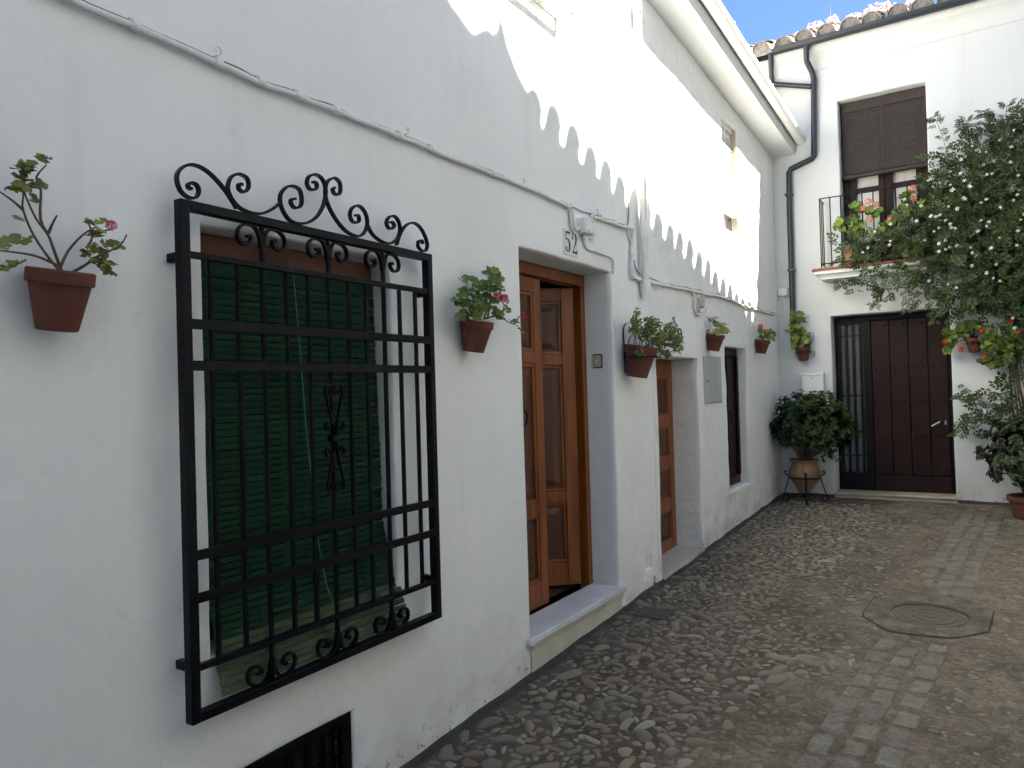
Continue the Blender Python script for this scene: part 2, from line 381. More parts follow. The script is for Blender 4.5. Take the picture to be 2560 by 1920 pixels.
def speckle(m_, sc, lo, hi):
    # sand and grit in the mortar
    nt = m_.node_tree; n = nt.nodes; l = nt.links; b = n['Principled BSDF']; src = b.inputs['Base Color'].links[0].from_socket
    ge = n.new('ShaderNodeNewGeometry'); cur = src
    for k, s_ in enumerate(sc):
        q = n.new('ShaderNodeTexNoise'); q.inputs['Scale'].default_value = s_; q.inputs['Detail'].default_value = 4; l.new(ge.outputs['Position'], q.inputs[0])
        mr = n.new('ShaderNodeMapRange'); mr.inputs[1].default_value = .35; mr.inputs[2].default_value = .65; mr.inputs[3].default_value = lo; mr.inputs[4].default_value = hi; l.new(q.outputs[0], mr.inputs[0])
        mx = n.new('ShaderNodeMix'); mx.data_type = 'RGBA'; mx.blend_type = 'MULTIPLY'; mx.inputs[0].default_value = 1; l.new(cur, mx.inputs[6]); l.new(mr.outputs[0], mx.inputs[7]); cur = mx.outputs[2]
    l.new(cur, b.inputs['Base Color'])
band(M['mortar']); speckle(M['mortar'], (38, 110, 7), .72, 1.25); speckle(M['concrete'], (45, 9), .75, 1.22); speckle(M['sett'], (60, 14), .80, 1.18)
street = tag(m.build('street', 'mortar', None, smooth=True, angle=80), kind='structure')

def stone_mesh(seed):
    rnd = random.Random(seed); k = 9; m = MB()
    ph = [rnd.uniform(0, 6.28) for _ in range(3)]
    ang = [2*math.pi*(i+rnd.uniform(-.25, .25))/k for i in range(k)]
    rad = [1+.16*math.sin(2*a+ph[0])+.12*math.sin(3*a+ph[1])+rnd.uniform(-.08, .08) for a in ang]
    for (s, z) in ((.93, -.9), (1.0, 0.0), (.80, .55), (.42, .88)):
        for a, r_ in zip(ang, rad): m.v.append((s*r_*math.cos(a), s*r_*math.sin(a), z+rnd.uniform(-.06, .06)))
    m.v.append((0, 0, .95))
    for q in range(3):
        for i in range(k): a = q*k+i; b = q*k+(i+1) % k; m.f.append((a, b, b+k, a+k))
    for i in range(k): m.f.append((3*k+i, 3*k+(i+1) % k, 4*k))
    return m
stones_src = [stone_mesh(50+i) for i in range(10)]
stone_me = [s.mesh('cobblestone', True) for s in stones_src]
for me in stone_me: me.materials.append(M['stone'])
def sett_left(y): return 1.433+.083*(y-3.41)
OCT = [(1.40, 5.03), (1.43, 5.45), (1.60, 5.64), (1.92, 5.62), (2.09, 5.44), (2.06, 5.03), (1.90, 4.84), (1.58, 4.80)]
def in_oct(x, y, g=1.08): return math.hypot((x-1.745)/.36, (y-5.22)/.43) < g
rnd = random.Random(3); cells = {}; stones = []
def near(x, y, r_):
    cx, cy = int(x/.2), int(y/.2)
    for i in range(cx-1, cx+2):
        for j in range(cy-1, cy+2):
            for (a, b, q) in cells.get((i, j), ()):
                if (a-x)**2+(b-y)**2 < (q+r_)**2: return True
    return False
for t in range(70000):
    x = rnd.uniform(.06, 3.0); y = rnd.uniform(1.7, 9.05)
    sl = sett_left(y)
    if sl-.05 < x < sl+.40 and not (4.7 < y < 5.7): continue
    if in_oct(x, y) or (.09 < x < .34 and 4.40 < y < 4.66): continue
    cl = nz((x*1.1, y*1.1, 9))
    edge = 1.12+.25*cl-(.25 if 4.6 < y < 5.8 else 0)
    if x < edge and y < 8.75: dens = 1.01
    elif x < sl: dens = .75+.5*cl
    else: dens = .60+.6*cl
    clean = dens > 1
    if x < .14: dens *= .35
    if y > 8.5 or (7.2 < y and x > 1.2): dens *= .3
    if rnd.random() > dens: continue
    dens = 1.01 if clean else min(dens, .9)
    s = rnd.choice([.014, .017, .020, .023, .026, .030, .034, .038, .044, .052])*(1.0 if dens > .99 else .95)
    if y > 5.6: s = min(s*1.0, .036)
    if near(x, y, s*.93): continue
    cells.setdefault((int(x/.2), int(y/.2)), []).append((x, y, s*.93))
    stones.append((x, y, s, dens))
def stone_matrix(x, y, s, dens):
    el = rnd.uniform(.95, 1.9)
    up_ = rnd.uniform(.40, 1.0) if dens > .99 else rnd.uniform(.12, .70)
    h = s*rnd.uniform(.45, .6)
    top = s*.42*up_
    return Matrix.Translation((x, y, ground_z(x, y)+top-h*.93)) @ Matrix.Rotation(rnd.uniform(0, 6.28), 4, 'Z') @ Matrix.Rotation(rnd.uniform(-.10, .10), 4, 'X') @ Matrix.Diagonal((s*el, s/el**.35, h, 1))
def seen(x, y):
    v = Vector((x, y, gz(y)))-CAM; d = v.dot(fw)
    if d < .2: return 0
    px = PW/2+F*v.dot(rt)/d; py = PH/2-F*v.dot(up)/d
    return 1/d if -30 < px < PW+30 and py < PH+30 else 0
stones.sort(key=lambda q: -seen(q[0], q[1])*q[2])
joined = MB(); joined2 = MB()
stone_me2 = [s.mesh('cobblestone', True) for s in stones_src]
for me in stone_me2: me.materials.append(M['stone_dusty'])
for i, q in enumerate(stones):
    mx = stone_matrix(*q)
    if i < 300: link('cobblestone', (stone_me if q[3] > .99 else stone_me2)[i % 10], None, street, mx)
    else: (joined if q[3] > .99 else joined2).add(stones_src[i % 10].v, stones_src[i % 10].f, mx)
tag(joined.build('small_cobblestones', 'stone', street, smooth=True, angle=80), kind='stuff')
tag(joined2.build('small_cobblestones', 'stone_dusty', street, smooth=True, angle=80), kind='stuff')
# granite setts: three rows
def sett_mesh(seed):
    rnd = random.Random(seed); m = MB(); b = .07
    for (s, z) in ((1, -1), (1, .55), (1-b*1.4, .86), (1-b*3.4, 1)):
        for (a, c) in ((-1, -1), (0, -1.04), (1, -1), (1.03, 0), (1, 1), (0, 1.03), (-1, 1), (-1.03, 0)):
            m.v.append((a*s*.5+rnd.uniform(-.022, .022), c*s*.5+rnd.uniform(-.018, .018), z*.5+rnd.uniform(-.05, .05)*(z > .5)))
    for q in range(3):
        for i in range(8): a = q*8+i; c = q*8+(i+1) % 8; m.f.append((a, c, c+8, a+8))
    m.f.append(tuple(range(24, 32))); return m
sett_me = [sett_mesh(i).mesh('sett', True, 35) for i in range(6)]
for me in sett_me: me.materials.append(M['sett'])
for off_, w_ in ((.043, .100), (.166, .100), (.295, .102)):
    y = 1.9+rnd.uniform(0, .1)
    while y < 8.85:
        ln = rnd.uniform(.145, .215)
        yc = y+ln/2; x = sett_left(yc)+off_+rnd.uniform(-.007, .007)
        if not (4.68 < yc+ln/2 and yc-ln/2 < 5.76 and in_oct(x, max(min(5.22, yc+ln/2), yc-ln/2), 1.14)):
            mx = Matrix.Translation((x, yc, ground_z(x, yc)-.0235+rnd.uniform(.000, .006))) @ Matrix.Rotation(-.083+rnd.uniform(-.05, .05), 4, 'Z') @ Matrix.Rotation(SL+rnd.uniform(-.02, .02), 4, 'X') @ Matrix.Diagonal((w_+rnd.uniform(-.008, .008), ln-.016, .05, 1))
            link('sett', sett_me[rnd.randrange(6)], None, street, mx)
        y += ln
# dark mortar fillet where the walls meet the paving
M['fillet'] = mat('dark_bitumen_fillet', (.048, .045, .042), .9, var=.4, vscale=15, bump=.4, bscale=60)
m = MB(); n0 = 0
for i in range(90):
    y = .5+i*8.66/89; w = .030+.03*nz((y*3, 1, 4)); h = .018+.014*nz((y*4, 5, 4))
    for (x, z) in ((-.05, h+.01), (.012, h), (w*.7, h*.5), (w+.02, -.006)): m.v.append((x, y, gz(y)+z))
for i in range(89):
    for k in range(3): a = i*4+k; m.f.append((a, a+1, a+5, a+4))
m.build('joint_fillet', 'fillet', street, smooth=True)
m = MB()
for i in range(40):
    x = .02+i*3.2/39; w = .05+.02*nz((x*3, 1, 8)); h = .02+.012*nz((x*4, 5, 8))
    for (d, z) in ((.05, h+.01), (-.01, h), (-w, -.006)): m.v.append((x, YE+d, gz(YE)+z))
for i in range(39):
    for k in range(2): a = i*3+k; m.f.append((a, a+3, a+4, a+1))
m.build('joint_fillet', 'fillet', street, smooth=True)

# manhole
mc = (1.757, 5.19); mz = gz(mc[1])
mh = thing('manhole_cover', 'round rusty manhole cover in an octagonal concrete collar set across the sett strip', 'manhole cover', (*mc, mz))
tilt = lambda x, y: gz(y)
m = MB(); K = 32; ring = []
def octpt(a):
    d = Vector((math.cos(a), math.sin(a))); best = None
    for i in range(8):
        p = Vector(OCT[i])-Vector(mc); q = Vector(OCT[(i+1) % 8])-Vector(mc); e = q-p
        det = d.x*-e.y+e.x*d.y
        if abs(det) < 1e-9: continue
        t = (p.x*-e.y+e.x*p.y)/det; u_ = (d.x*p.y-d.y*p.x)/det
        if t > 0 and -.001 <= u_ <= 1.001: best = t if best is None else min(best, t)
    return Vector(mc)+d*best
K = 40
for i in range(K):
    a = 2*math.pi*i/K; o_ = octpt(a); c_ = Vector(mc)+Vector((math.cos(a), math.sin(a)))*.232
    i_ = o_+(c_-o_)*.07
    for (p, z) in ((o_, -.02), (o_, .007), (i_, .011), (c_, .010), (c_, -.02)): m.v.append((p.x, p.y, tilt(p.x, p.y)+z))
for i in range(K):
    for k in range(4): a = i*5+k; b = ((i+1) % K)*5+k; m.f.append((a, b, b+1, a+1))
m.build('concrete_collar', 'concrete', mh, smooth=True, angle=40)
m = MB()
for i in range(K):
    a = 2*math.pi*i/K; o_ = octpt(a); g_ = Vector(mc)+(o_-Vector(mc))*1.03; g2 = Vector(mc)+(o_-Vector(mc))*1.0
    for (p, z) in ((g2, .0045), (g_, .0045+.001*math.sin(i))): m.v.append((p.x, p.y, ground_z(p.x, p.y)+z))
for i in range(K): a = i*2; b = ((i+1) % K)*2; m.f.append((a, b, b+1, a+1))
m.build('open_joint', 'fillet', mh)
def ringdisc(r0, r1, z0, z1): return [(r0, z0), (r1, z1)]
prof = [(.232, -.02), (.232, .006), (.218, .008), (.215, -.014), (.201, -.014), (.199, .002), (.175, .004), (.172, .000), (.150, .000), (.147, .004), (.12, .004), (.117, .000), (.095, .000), (.092, .004), (.06, .004), (.057, 0), (.03, 0), (.027, .004), (0, .005)]
m = MB().lathe(prof, (0, 0, 0), 40, cap=False)
m.v = [(x+mc[0], y+mc[1], z+gz(y+mc[1])) for x, y, z in m.v]
m.build('lid', 'cast_iron', mh, smooth=True, angle=30)
# drain grate
dg = thing('drain_grate', 'small square iron drain grate in the cobbles beside the marble doorstep', 'drain grate', (.215, 4.53, gz(4.53)))
m = MB(); x0, x1, y0, y1 = .12, .31, 4.445, 4.625; g = gz(4.53)+.004
for a, b in (((x0-.012, y0-.012), (x1+.012, y0)), ((x0-.012, y1), (x1+.012, y1+.012)), ((x0-.012, y0), (x0, y1)), ((x1, y0), (x1+.012, y1))): m.box((*a, g-.02), (*b, g+.006))
m.build('frame', 'cast_iron', dg)
MB().box((x0, y0, g-.03), (x1, y1, g-.022)).build('sump', 'dark', dg)
for i in range(6):
    x = x0+(x1-x0)*(i+.5)/6; MB().box((x-.007, y0, g-.012), (x+.007, y1, g+.003)).build('bar', 'cast_iron', dg)
for i in range(5):
    y = y0+(y1-y0)*(i+.5)/5; MB().box((x0, y-.006, g-.014), (x1, y+.006, g+.001)).build('bar', 'cast_iron', dg)

# ================================================================== HOUSE 52
H1 = thing('white_house', 'whitewashed house numbered 52 with black window grille and open wooden door', 'house', (-1.5, 2, 0))
W1 = (1.43, 2.305, .835, 2.22, .17)         # green blind window
V1 = (1.40, 2.035, -.15, .432, .12)         # cellar vent
D1 = (3.345, 4.49, .0, 2.44, .30)           # door
BW = (2.72, 3.62, 3.96, 5.5, .2)            # upper window
YB = 5.17
HO1 = (4.93, 5.05, .335, .428, .055); HO2 = (5.075, 5.115, .12, .255, .08)
wall_sheet('wall', -5, YB, -.5, 6.5, [W1, V1, D1, BW, HO1, HO2], H1, 'plaster', amp=.0035)
m = MB(); m.box((-5, -5, 6.5), (.30, YB, 6.62)); m.build('roof', 'old_tile', H1)
m = MB(); m.quad((-5, -5, -.5), (-5, YB, -.5), (-5, YB, 6.5), (-5, -5, 6.5)); m.quad((-5, -5, -.5), (0, -5, -.5), (0, -5, 6.5), (-5, -5, 6.5)); m.quad((-5, YB, -.5), (0, YB, -.5), (0, YB, 6.5), (-5, YB, 6.5))
m.build('back_wall', 'plaster', H1)
m = MB(); m.quad((-.054, 4.90, .30), (-.010, 5.07, .31), (-.006, 5.07, .44), (-.054, 4.90, .44)); m.quad((-.054, 4.90, .30), (-.010, 5.07, .31), (-.003, 5.06, .325), (-.003, 4.92, .325)); m.build('niche_back', 'plaster', H1)
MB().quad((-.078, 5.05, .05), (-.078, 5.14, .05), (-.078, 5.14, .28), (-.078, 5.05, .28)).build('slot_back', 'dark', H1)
# hall behind the open door
m = MB(); hx0, hx1, hy0, hy1, hz0, hz1 = -2.4, -.30, 3.25, 4.62, .32, 2.6
m.quad((hx0, hy0, hz0), (hx0, hy1, hz0), (hx0, hy1, hz1), (hx0, hy0, hz1)); m.quad((hx0, hy0, hz0), (hx1, hy0, hz0), (hx1, hy0, hz1), (hx0, hy0, hz1))
m.quad((hx0, hy1, hz0), (hx1, hy1, hz0), (hx1, hy1, hz1), (hx0, hy1, hz1)); m.quad((hx0, hy0, hz1), (hx1, hy0, hz1), (hx1, hy1, hz1), (hx0, hy1, hz1))
for (a, b, c, d) in ((hy0, 3.345, hz0, hz1), (4.49, hy1, hz0, hz1), (3.345, 4.49, 2.44, hz1)): m.quad((hx1, a, c), (hx1, b, c), (hx1, b, d), (hx1, a, d))
m.build('hall', 'hall', H1)
MB().quad((hx0, hy0, .322), (hx1, hy0, .322), (hx1, hy1, .322), (hx0, hy1, .322)).build('hall_floor', 'hall_floor', H1)
# marble step
st = MB().box((-.205, 3.352, .295), (.028, 4.483, .333)).build('door_step', 'marble', H1, bevel=.005)
MB().box((.0, 3.30, .295), (.0285, 3.3515, .3325)).box((0, 4.4835, .295), (.0285, 4.535, .3325)).build('step_return', 'marble', st, bevel=.003)
MB().box((-.15, 3.338, .268), (.016, 4.505, .2945)).build('step_moulding', 'cream', st, bevel=.004)
MB().box((-.15, 3.343, -.1), (.006, 4.497, .2678)).build('riser', 'cream', st)
# door frame
fr = MB(); fx0, fx1 = -.29, -.20
fr.box((fx0, 3.35, .3335), (fx1, 3.405, 2.362)).box((fx0, 4.432, .3335), (fx1, 4.486, 2.362)).box((fx0, 3.35, 2.3622), (fx1, 4.486, 2.436))
fo = fr.build('door_frame', 'wood', H1, bevel=.004)
MB().box((-.215, 3.4052, .334), (-.194, 3.418, 2.362)).box((-.215, 4.419, .334), (-.194, 4.4318, 2.362)).build('frame_bead', 'wood', fo, bevel=.003)
def door_leaf(parent, width, height, mtx, panels, thick=.045, stile=.088, frame='wood', panel='wood_panel', name='door'):
    """leaf in local space: u along +Y from hinge 0..width, z 0..height, front face at x=+thick/2"""
    m = MB(); t = thick/2
    m.box((-t, 0, 0), (t, stile, height)).box((-t, width-stile, 0), (t, width, height))
    zs = [0]+[q for p in panels for q in p]+[height]
    for i in range(0, len(zs), 2): m.box((-t+.0004, stile, zs[i]), (t-.0004, width-stile, zs[i+1]))
    me = m.mesh(name)
    o = link(name, me, frame, parent, mtx, bevel=.003)
    for (a, b) in panels:
        y0, y1 = stile, width-stile; mo = MB()
        for (q0, q1, w0, w1) in ((y0, y1, a, a+.022), (y0, y1, b-.022, b), (y0, y0+.022, a+.022, b-.022), (y1-.022, y1, a+.022, b-.022)):
            mo.box((-t+.010, q0, w0), (t-.006, q1, w1))
        link('moulding', mo.mesh('moulding'), frame, o, mtx, bevel=.004)
        p = MB(); e = .022; f_ = .055 if (b-a) > .2 else .04
        for sgn in (1, -1):
            x0 = sgn*(t-.020); x1 = sgn*(t-.008)
            A = [(x0, y0+e, a+e), (x0, y1-e, a+e), (x0, y1-e, b-e), (x0, y0+e, b-e)]
            Bq = [(x0, y0+e+.02, a+e+.02), (x0, y1-e-.02, a+e+.02), (x0, y1-e-.02, b-e-.02), (x0, y0+e+.02, b-e-.02)]
            B = [(x1, y0+e+f_, a+e+f_), (x1, y1-e-f_, a+e+f_), (x1, y1-e-f_, b-e-f_), (x1, y0+e+f_, b-e-f_)]
            k = len(p.v); p.v += A+Bq+B
            for i in range(4):
                j = (i+1) % 4; p.f.append((k+i, k+j, k+4+j, k+4+i)); p.f.append((k+4+i, k+4+j, k+8+j, k+8+i))
            p.f.append((k+8, k+9, k+10, k+11))
        link('panel', p.mesh('panel'), panel, o, mtx)
    return o
LH = 2.355-.34
pan = [(.15, .56), (.63, 1.49), (1.56, LH-.09)]
lf = door_leaf(H1, .532, LH, Matrix.Translation((-.2525, 3.408, .338)), pan)
tag(lf, 'closed leaf of panelled wooden door with ring knocker')
rl = door_leaf(H1, .500, LH, Matrix.Translation((-.268, 4.429, .338)) @ Matrix.Rotation(math.pi-R(45), 4, 'Z'), pan)
tag(rl, 'leaf of panelled wooden door swung inward')
# knocker, letter plate on the left leaf
m = MB(); kp = Vector((-.226, 3.655, 1.50)); m.lathe([(0, 0), (.022, 0), (.022, .008), (.012, .014), (0, .016)], (0, 0, 0), 14, cap=False)
m.v = [(kp.x+z, kp.y+x, kp.z+.05+y) for x, y, z in m.v]
m.tube([(kp.x+.022, kp.y+.045*math.sin(a), kp.z+.045*math.cos(a)) for a in [i*.3 for i in range(22)]], .006, 6)
m.build('door_knocker', 'iron', lf, smooth=True)
MB().box((-.2395, 3.622, 1.155), (-.226, 3.652, 1.245)).box((-.226, 3.630, 1.175), (-.2235, 3.645, 1.225)).build('lock_plate', 'steel', lf, bevel=.002)
# bell push in the reveal
bl = MB().box((-.1525, 4.483, 1.80), (-.0805, 4.4925, 1.895)).build('doorbell', 'black_plastic', H1, bevel=.004)
MB().box((-.146, 4.479, 1.808), (-.087, 4.4832, 1.887)).build('bell_plate', 'ivory', bl, bevel=.003)
MB().box((-.122, 4.475, 1.838), (-.111, 4.4792, 1.857)).build('bell_button', 'ceramic', bl, bevel=.002)
# blind window: head board, timber frame and glass
wn_ = MB().box((-.150, 1.432, .838), (-.135, 1.47, 2.216)).box((-.150, 2.265, .838), (-.135, 2.303, 2.216)).box((-.150, 1.47, .838), (-.135, 2.265, .88)).box((-.150, 1.84, .88), (-.135, 1.89, 2.11)).box((-.150, 1.47, 2.11), (-.135, 2.265, 2.216)).build('window_frame', 'wood_red', H1)
MB().box((-.168, 1.40, .80), (-.152, 2.33, 2.25)).build('pane', 'glass', wn_)
MB().box((-.1345, 1.434, 2.125), (-.098, 2.301, 2.2165)).build('head_board', 'wood_red', wn_, bevel=.003)
# cellar vent
vt = MB(); vx = -.012
vt.box((-.04, 1.402, .388), (vx, 2.033, .428)).box((-.04, 1.985, -.2), (vx, 2.033, .388)).box((-.04, 1.402, -.2), (vx, 1.45, .388))
vo = vt.build('vent_frame', 'iron', H1, bevel=.002)
for y in (1.53, 1.635, 1.74, 1.83, 1.915): MB().box((-.035, y-.011, -.2), (-.018, y+.011, .388)).build('bar', 'iron', vo)
m = MB(); q = .018
for i in range(int(.54/q)):
    for k in range(int(.50/q)):
        y = 1.45+i*q; z = -.11+k*q; d = q*.5*((k % 2))
        m.bar((-.043, y+d, z), (-.043, y+d+q*.5, z+q*.5), .0022, .0022, (1, 0, 0)); m.bar((-.043, y+d+q*.5, z+q*.5), (-.043, y+d+q, z), .0022, .0022, (1, 0, 0))
tag(m.build('wire_mesh', 'rust_black', vo), kind='stuff')
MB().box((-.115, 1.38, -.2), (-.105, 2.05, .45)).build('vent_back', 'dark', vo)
MB().bar((-.016, 1.997, .20), (-.016, 1.999, .31), .004, .006, (1, 0, 0)).build('latch', 'steel', vo)

# -------- wrought window grille
GX = .068
gr = MB(); gy0, gy1, gz0, gz1 = 1.300, 2.489, .683, 2.264; w = .031
gr.box((.050, gy0, gz0), (.086, gy0+w, gz1)).box((.050, gy1-w, gz0), (.086, gy1, gz1))
gr.box((.0502, gy0+w, gz1-.030), (.0858, gy1-w, gz1)).box((.0502, gy0+w, gz0), (.0858, gy1-w, gz0+.028))
grille = gr.build('window_grille', 'iron', H1, bevel=.0025)
tag(grille, 'black wrought iron window grille with scrolled crest')
def gp(p, X=GX): return onX(p, X)
yi0, yi1 = gy0+w, gy1-w
za_, zb_ = (gp(r2(200, 592)).z+gp(r2(1600, 805)).z)/2, (gp(r3(200, 1165)).z+gp(r3(1440, 708)).z)/2
for z in (za_, zb_): MB().box((.060, yi0, z-.010), (.080, yi1, z+.010)).build('rail', 'iron', grille, bevel=.002)
flat = [(gp(r2(200, 993)).z+gp(r2(1590, 1084)).z)/2, (gp(r2(205, 1234)).z+gp(r2(1600, 1252)).z)/2, (gp(r3(190, 592)).z+gp(r3(1430, 310)).z)/2, (gp(r3(190, 808)).z+gp(r3(1430, 463)).z)/2]
for z in flat: MB().box((.0765, yi0, z-.0155), (.0845, yi1, z+.0155)).build('flat_bar', 'iron', grille, bevel=.001)
bars = [gp(r2(x, 1265)).y for x in (345, 507, 651, 788, 915, 1031, 1145, 1243, 1345, 1435, 1525)]
scr = (2, 5, 8)
for i, y in enumerate(bars):
    z0, z1 = zb_, za_
    if i in scr: z0, z1 = gz0+.03, gz1-.032
    MB().tube([(GX, y, z0), (GX, y, z1)], .0092, 8).build('bar', 'iron', grille, smooth=True)
for z in (gp(r2(130, 572)).z-.01, gp(r3(120, 1180)).z):
    for y in (gy0+.004, gy1-.026): MB().box((-.03, y, z-.013), (.0502, y+.022, z+.013)).build('bracket', 'iron', grille)
def scroll(pts, parent=grille, X=GX, w=.016, t=.008, name='scroll'):
    return MB().strip(smooth_pts([(X, p[0], p[1]) for p in pts], 5), w, t, (1, 0, 0)).build(name, 'iron', parent, smooth=True, angle=50)
def tr2(l): return [(lambda q: (q.y, q.z))(gp(r2(*p))) for p in l]
crest = [
 [(228, 214), (210, 205), (207, 186), (228, 178), (255, 190), (268, 218), (262, 250), (240, 266), (205, 260), (165, 225), (143, 165), (150, 115), (190, 80), (240, 75), (300, 100), (360, 150), (420, 220), (460, 280), (488, 326)],
 [(520, 190), (500, 185), (500, 212), (525, 231), (550, 215), (556, 180), (540, 145), (495, 127), (455, 145), (437, 190), (440, 230), (465, 280), (510, 325), (570, 350), (630, 355), (690, 330), (740, 290)],
 [(825, 270), (800, 275), (803, 302), (825, 323), (855, 310), (862, 270), (850, 220), (815, 198), (775, 202), (742, 240), (738, 290), (755, 340), (790, 390), (840, 412), (900, 405), (950, 370), (985, 310), (1000, 240), (995, 190), (975, 150), (940, 130), (905, 140), (892, 175), (905, 210), (930, 218), (948, 205), (945, 180), (925, 172)],
 [(1052, 205), (1040, 215), (1050, 240), (1073, 245), (1085, 220), (1080, 175), (1050, 150), (1015, 165), (1000, 200), (1000, 260), (1020, 320), (1060, 390), (1110, 450), (1160, 480), (1200, 482), (1230, 450), (1240, 400), (1225, 345), (1190, 310), (1155, 320), (1140, 355), (1150, 395), (1175, 408), (1192, 395), (1188, 368), (1170, 365)],
 [(1240, 420), (1270, 475), (1320, 515), (1370, 527), (1410, 500), (1428, 450), (1420, 400), (1395, 370), (1365, 375), (1350, 405), (1360, 435), (1380, 442), (1395, 425), (1385, 405), (1372, 405)],
 [(1408, 535), (1430, 470), (1460, 425), (1500, 408), (1540, 430), (1570, 480), (1585, 530), (1578, 565), (1555, 570), (1533, 545), (1535, 515), (1553, 510), (1560, 530)]]
for c in crest: scroll(tr2(c))
# paired volutes at the top and (upside down) at the foot of three bars
vl = [(545, 447), (563, 442), (571, 463), (555, 490), (520, 490), (495, 455), (495, 410), (520, 382), (560, 380), (595, 400), (618, 450), (629, 520)]
b3 = bars[2]; vol = [(q[0]-b3, q[1]) for q in tr2(vl)]
dy_ = vol[-1][0]; vol = [(q[0]-dy_-.004, q[1]) for q in vol]; ztop = gz1-.033; sh = ztop-max(q[1] for q in vol)
vol = [(q[0], q[1]+sh) for q in vol]
for i in scr:
    for s in (1, -1):
        scroll([(bars[i]+s*q[0], q[1]) for q in vol])
        scroll([(bars[i]+s*q[0], gz0+.031+(ztop-q[1])*.95) for q in vol])
# centre ornament
cp = gp((829, 1097)); cz_ = cp.z; by = bars[5]
hl = [(.011, .205), (.020, .212), (.026, .204), (.021, .191), (.010, .190), (.004, .203), (.008, .222), (.022, .230), (.036, .222), (.041, .198), (.034, .165), (.020, .105), (.008, .045), (.004, .0)]
sc_ = [(.030, .040), (.023, .046), (.026, .057), (.038, .058), (.047, .045), (.043, .028), (.030, .022), (.016, .030), (.008, .05), (.005, .085)]
sc2 = [(.032, .052), (.026, .045), (.031, .036), (.042, .040), (.046, .056), (.038, .072), (.025, .073), (.012, .058), (.006, .030), (.004, 0)]
for s in (1, -1):
    for v in (1, -1):
        scroll([(by+s*a, cz_+v*b*.86) for a, b in hl], X=GX+.012, w=.012, t=.005)
        scroll([(by+s*a, cz_+v*b*.86) for a, b in sc2], X=GX+.012, w=.012, t=.005)
MB().box((.058, by-.018, cz_-.011), (.090, by+.018, cz_+.011)).build('collar', 'iron', grille, bevel=.002)

# -------- upper window of 52 with white cage
uo = MB(); uo.box((-.16, 2.722, 3.965), (-.13, 3.618, 5.49)); ug = uo.build('upper_window', 'glass', H1)
MB().box((-.13, 2.722, 3.965), (-.10, 2.78, 5.49)).box((-.13, 3.56, 3.965), (-.10, 3.618, 5.49)).box((-.13, 2.78, 3.965), (-.10, 3.56, 4.03)).build('frame', 'white_paint', ug)
MB().box((-.05, 2.66, 3.925), (.07, 3.70, 3.955)).build('sill', 'cream', ug, bevel=.004)
cg = MB(); X1 = .10
for (a, b) in (((0, 2.52, 3.88), (X1, 2.545, 3.90)), ((0, 3.825, 3.88), (X1, 3.85, 3.90)), ((X1-.022, 2.52, 3.8795), (X1, 3.85, 3.9005)), ((-.01, 2.52, 3.8795), (.012, 3.85, 3.9005)), ((X1-.022, 2.52, 3.901), (X1, 2.545, 5.6)), ((X1-.022, 3.825, 3.901), (X1, 3.85, 5.6)), ((0, 2.52, 5.58), (X1, 2.545, 5.6)), ((0, 3.825, 5.58), (X1, 3.85, 5.6))): cg.box(a, b)
cage = cg.build('upper_window_grille', 'white_paint', H1); tag(cage, 'white painted projecting grille of upper window')
for i in range(12): y = 2.62+i*.1005; MB().tube([(X1-.011, y, 3.899), (X1-.011, y, 5.59)], .006, 6).build('bar', 'white_paint', cage)
for i in range(12): y = 2.62+i*.1005; MB().tube([(.005, y, 3.89), (X1-.02, y, 3.89)], .005, 6).build('floor_bar', 'white_paint', cage)
for z in (4.2, 4.9): MB().box((X1-.016, 2.545, z), (X1-.006, 3.825, z+.016)).build('rail', 'white_paint', cage)
# vertical white pipe at the party line
def wp(x, y, X=.03): q = onX(nb(x, y), X); return q
pp = [wp(1375, 1200, .045), wp(1375, 600, .045)]; py_ = sum(p.y for p in pp)/2
pz0 = onX(nb(1380, 1230), .045).z
dp = MB().tube([(.045, py_, pz0), (.045, py_, 4.6), (.05, py_+.01, 4.95), (.2, py_+.05, 5.3), (.24, py_+.05, 6.2)], .027, 12).build('downpipe', 'pipe_paint', H1, smooth=True)
for z in (2.75, 3.6, 4.4): MB().tube([(.045, py_, z-.012), (.045, py_, z+.012)], .031, 12).build('pipe_clip', 'pipe_paint', dp, smooth=True)
MB().tube([(.045, py_, pz0+.02), (.045, py_, pz0-.04), (.045, py_, pz0-.06), (.03, py_-.02, pz0-.13)], .038, 12, scales=[1, 1, .95, .1]).build('cement_cone', 'plaster', dp, smooth=True)

# ================================================================== HOUSE 2 (rough whitewashed, low eave)
H2 = thing('white_house', 'low rough whitewashed house with deep door niche and white gutter under its eave', 'house', (-1.5, 7, 0))
D2 = (5.245, 6.165, .05, 1.895, .27); W3 = (6.99, 7.70, .65, 2.04, .13); U3 = (7.10, 7.60, 3.20, 4.29, .085)
wall_sheet('wall', YB+.0006, YE+.06, -.5, 4.85, [D2, W3, U3], H2, 'plaster_rough', off=.004, amp=.011, jit=.008, step=.11, ns=1.9)
MB().quad((-5, YB+.01, -.5), (-5, YE, -.5), (-5, YE, 4.8), (-5, YB+.01, 4.8)).build('back_wall', 'plaster_rough', H2)
MB().tube([(-.006, YB, -.3), (-.004, YB+.002, 2), (-.005, YB, 4.9)], .013, 8).build('party_seam', 'plaster', H2, smooth=True)
def sof(y): return 4.634-.0623*(y-5.285)
m = MB(); ys = [YB+.06+i*(YE-.012-YB-.06)/24 for i in range(25)]
for y in ys:
    z = sof(y)+.004*nz((y*2, 0, 0))
    for (x, dz) in ((-.03, -.002), (.03, -.001), (.10, .0), (.264, .0), (.2645, .0004), (.278, .165), (-.03, .28)): m.v.append((x, y, z+dz))
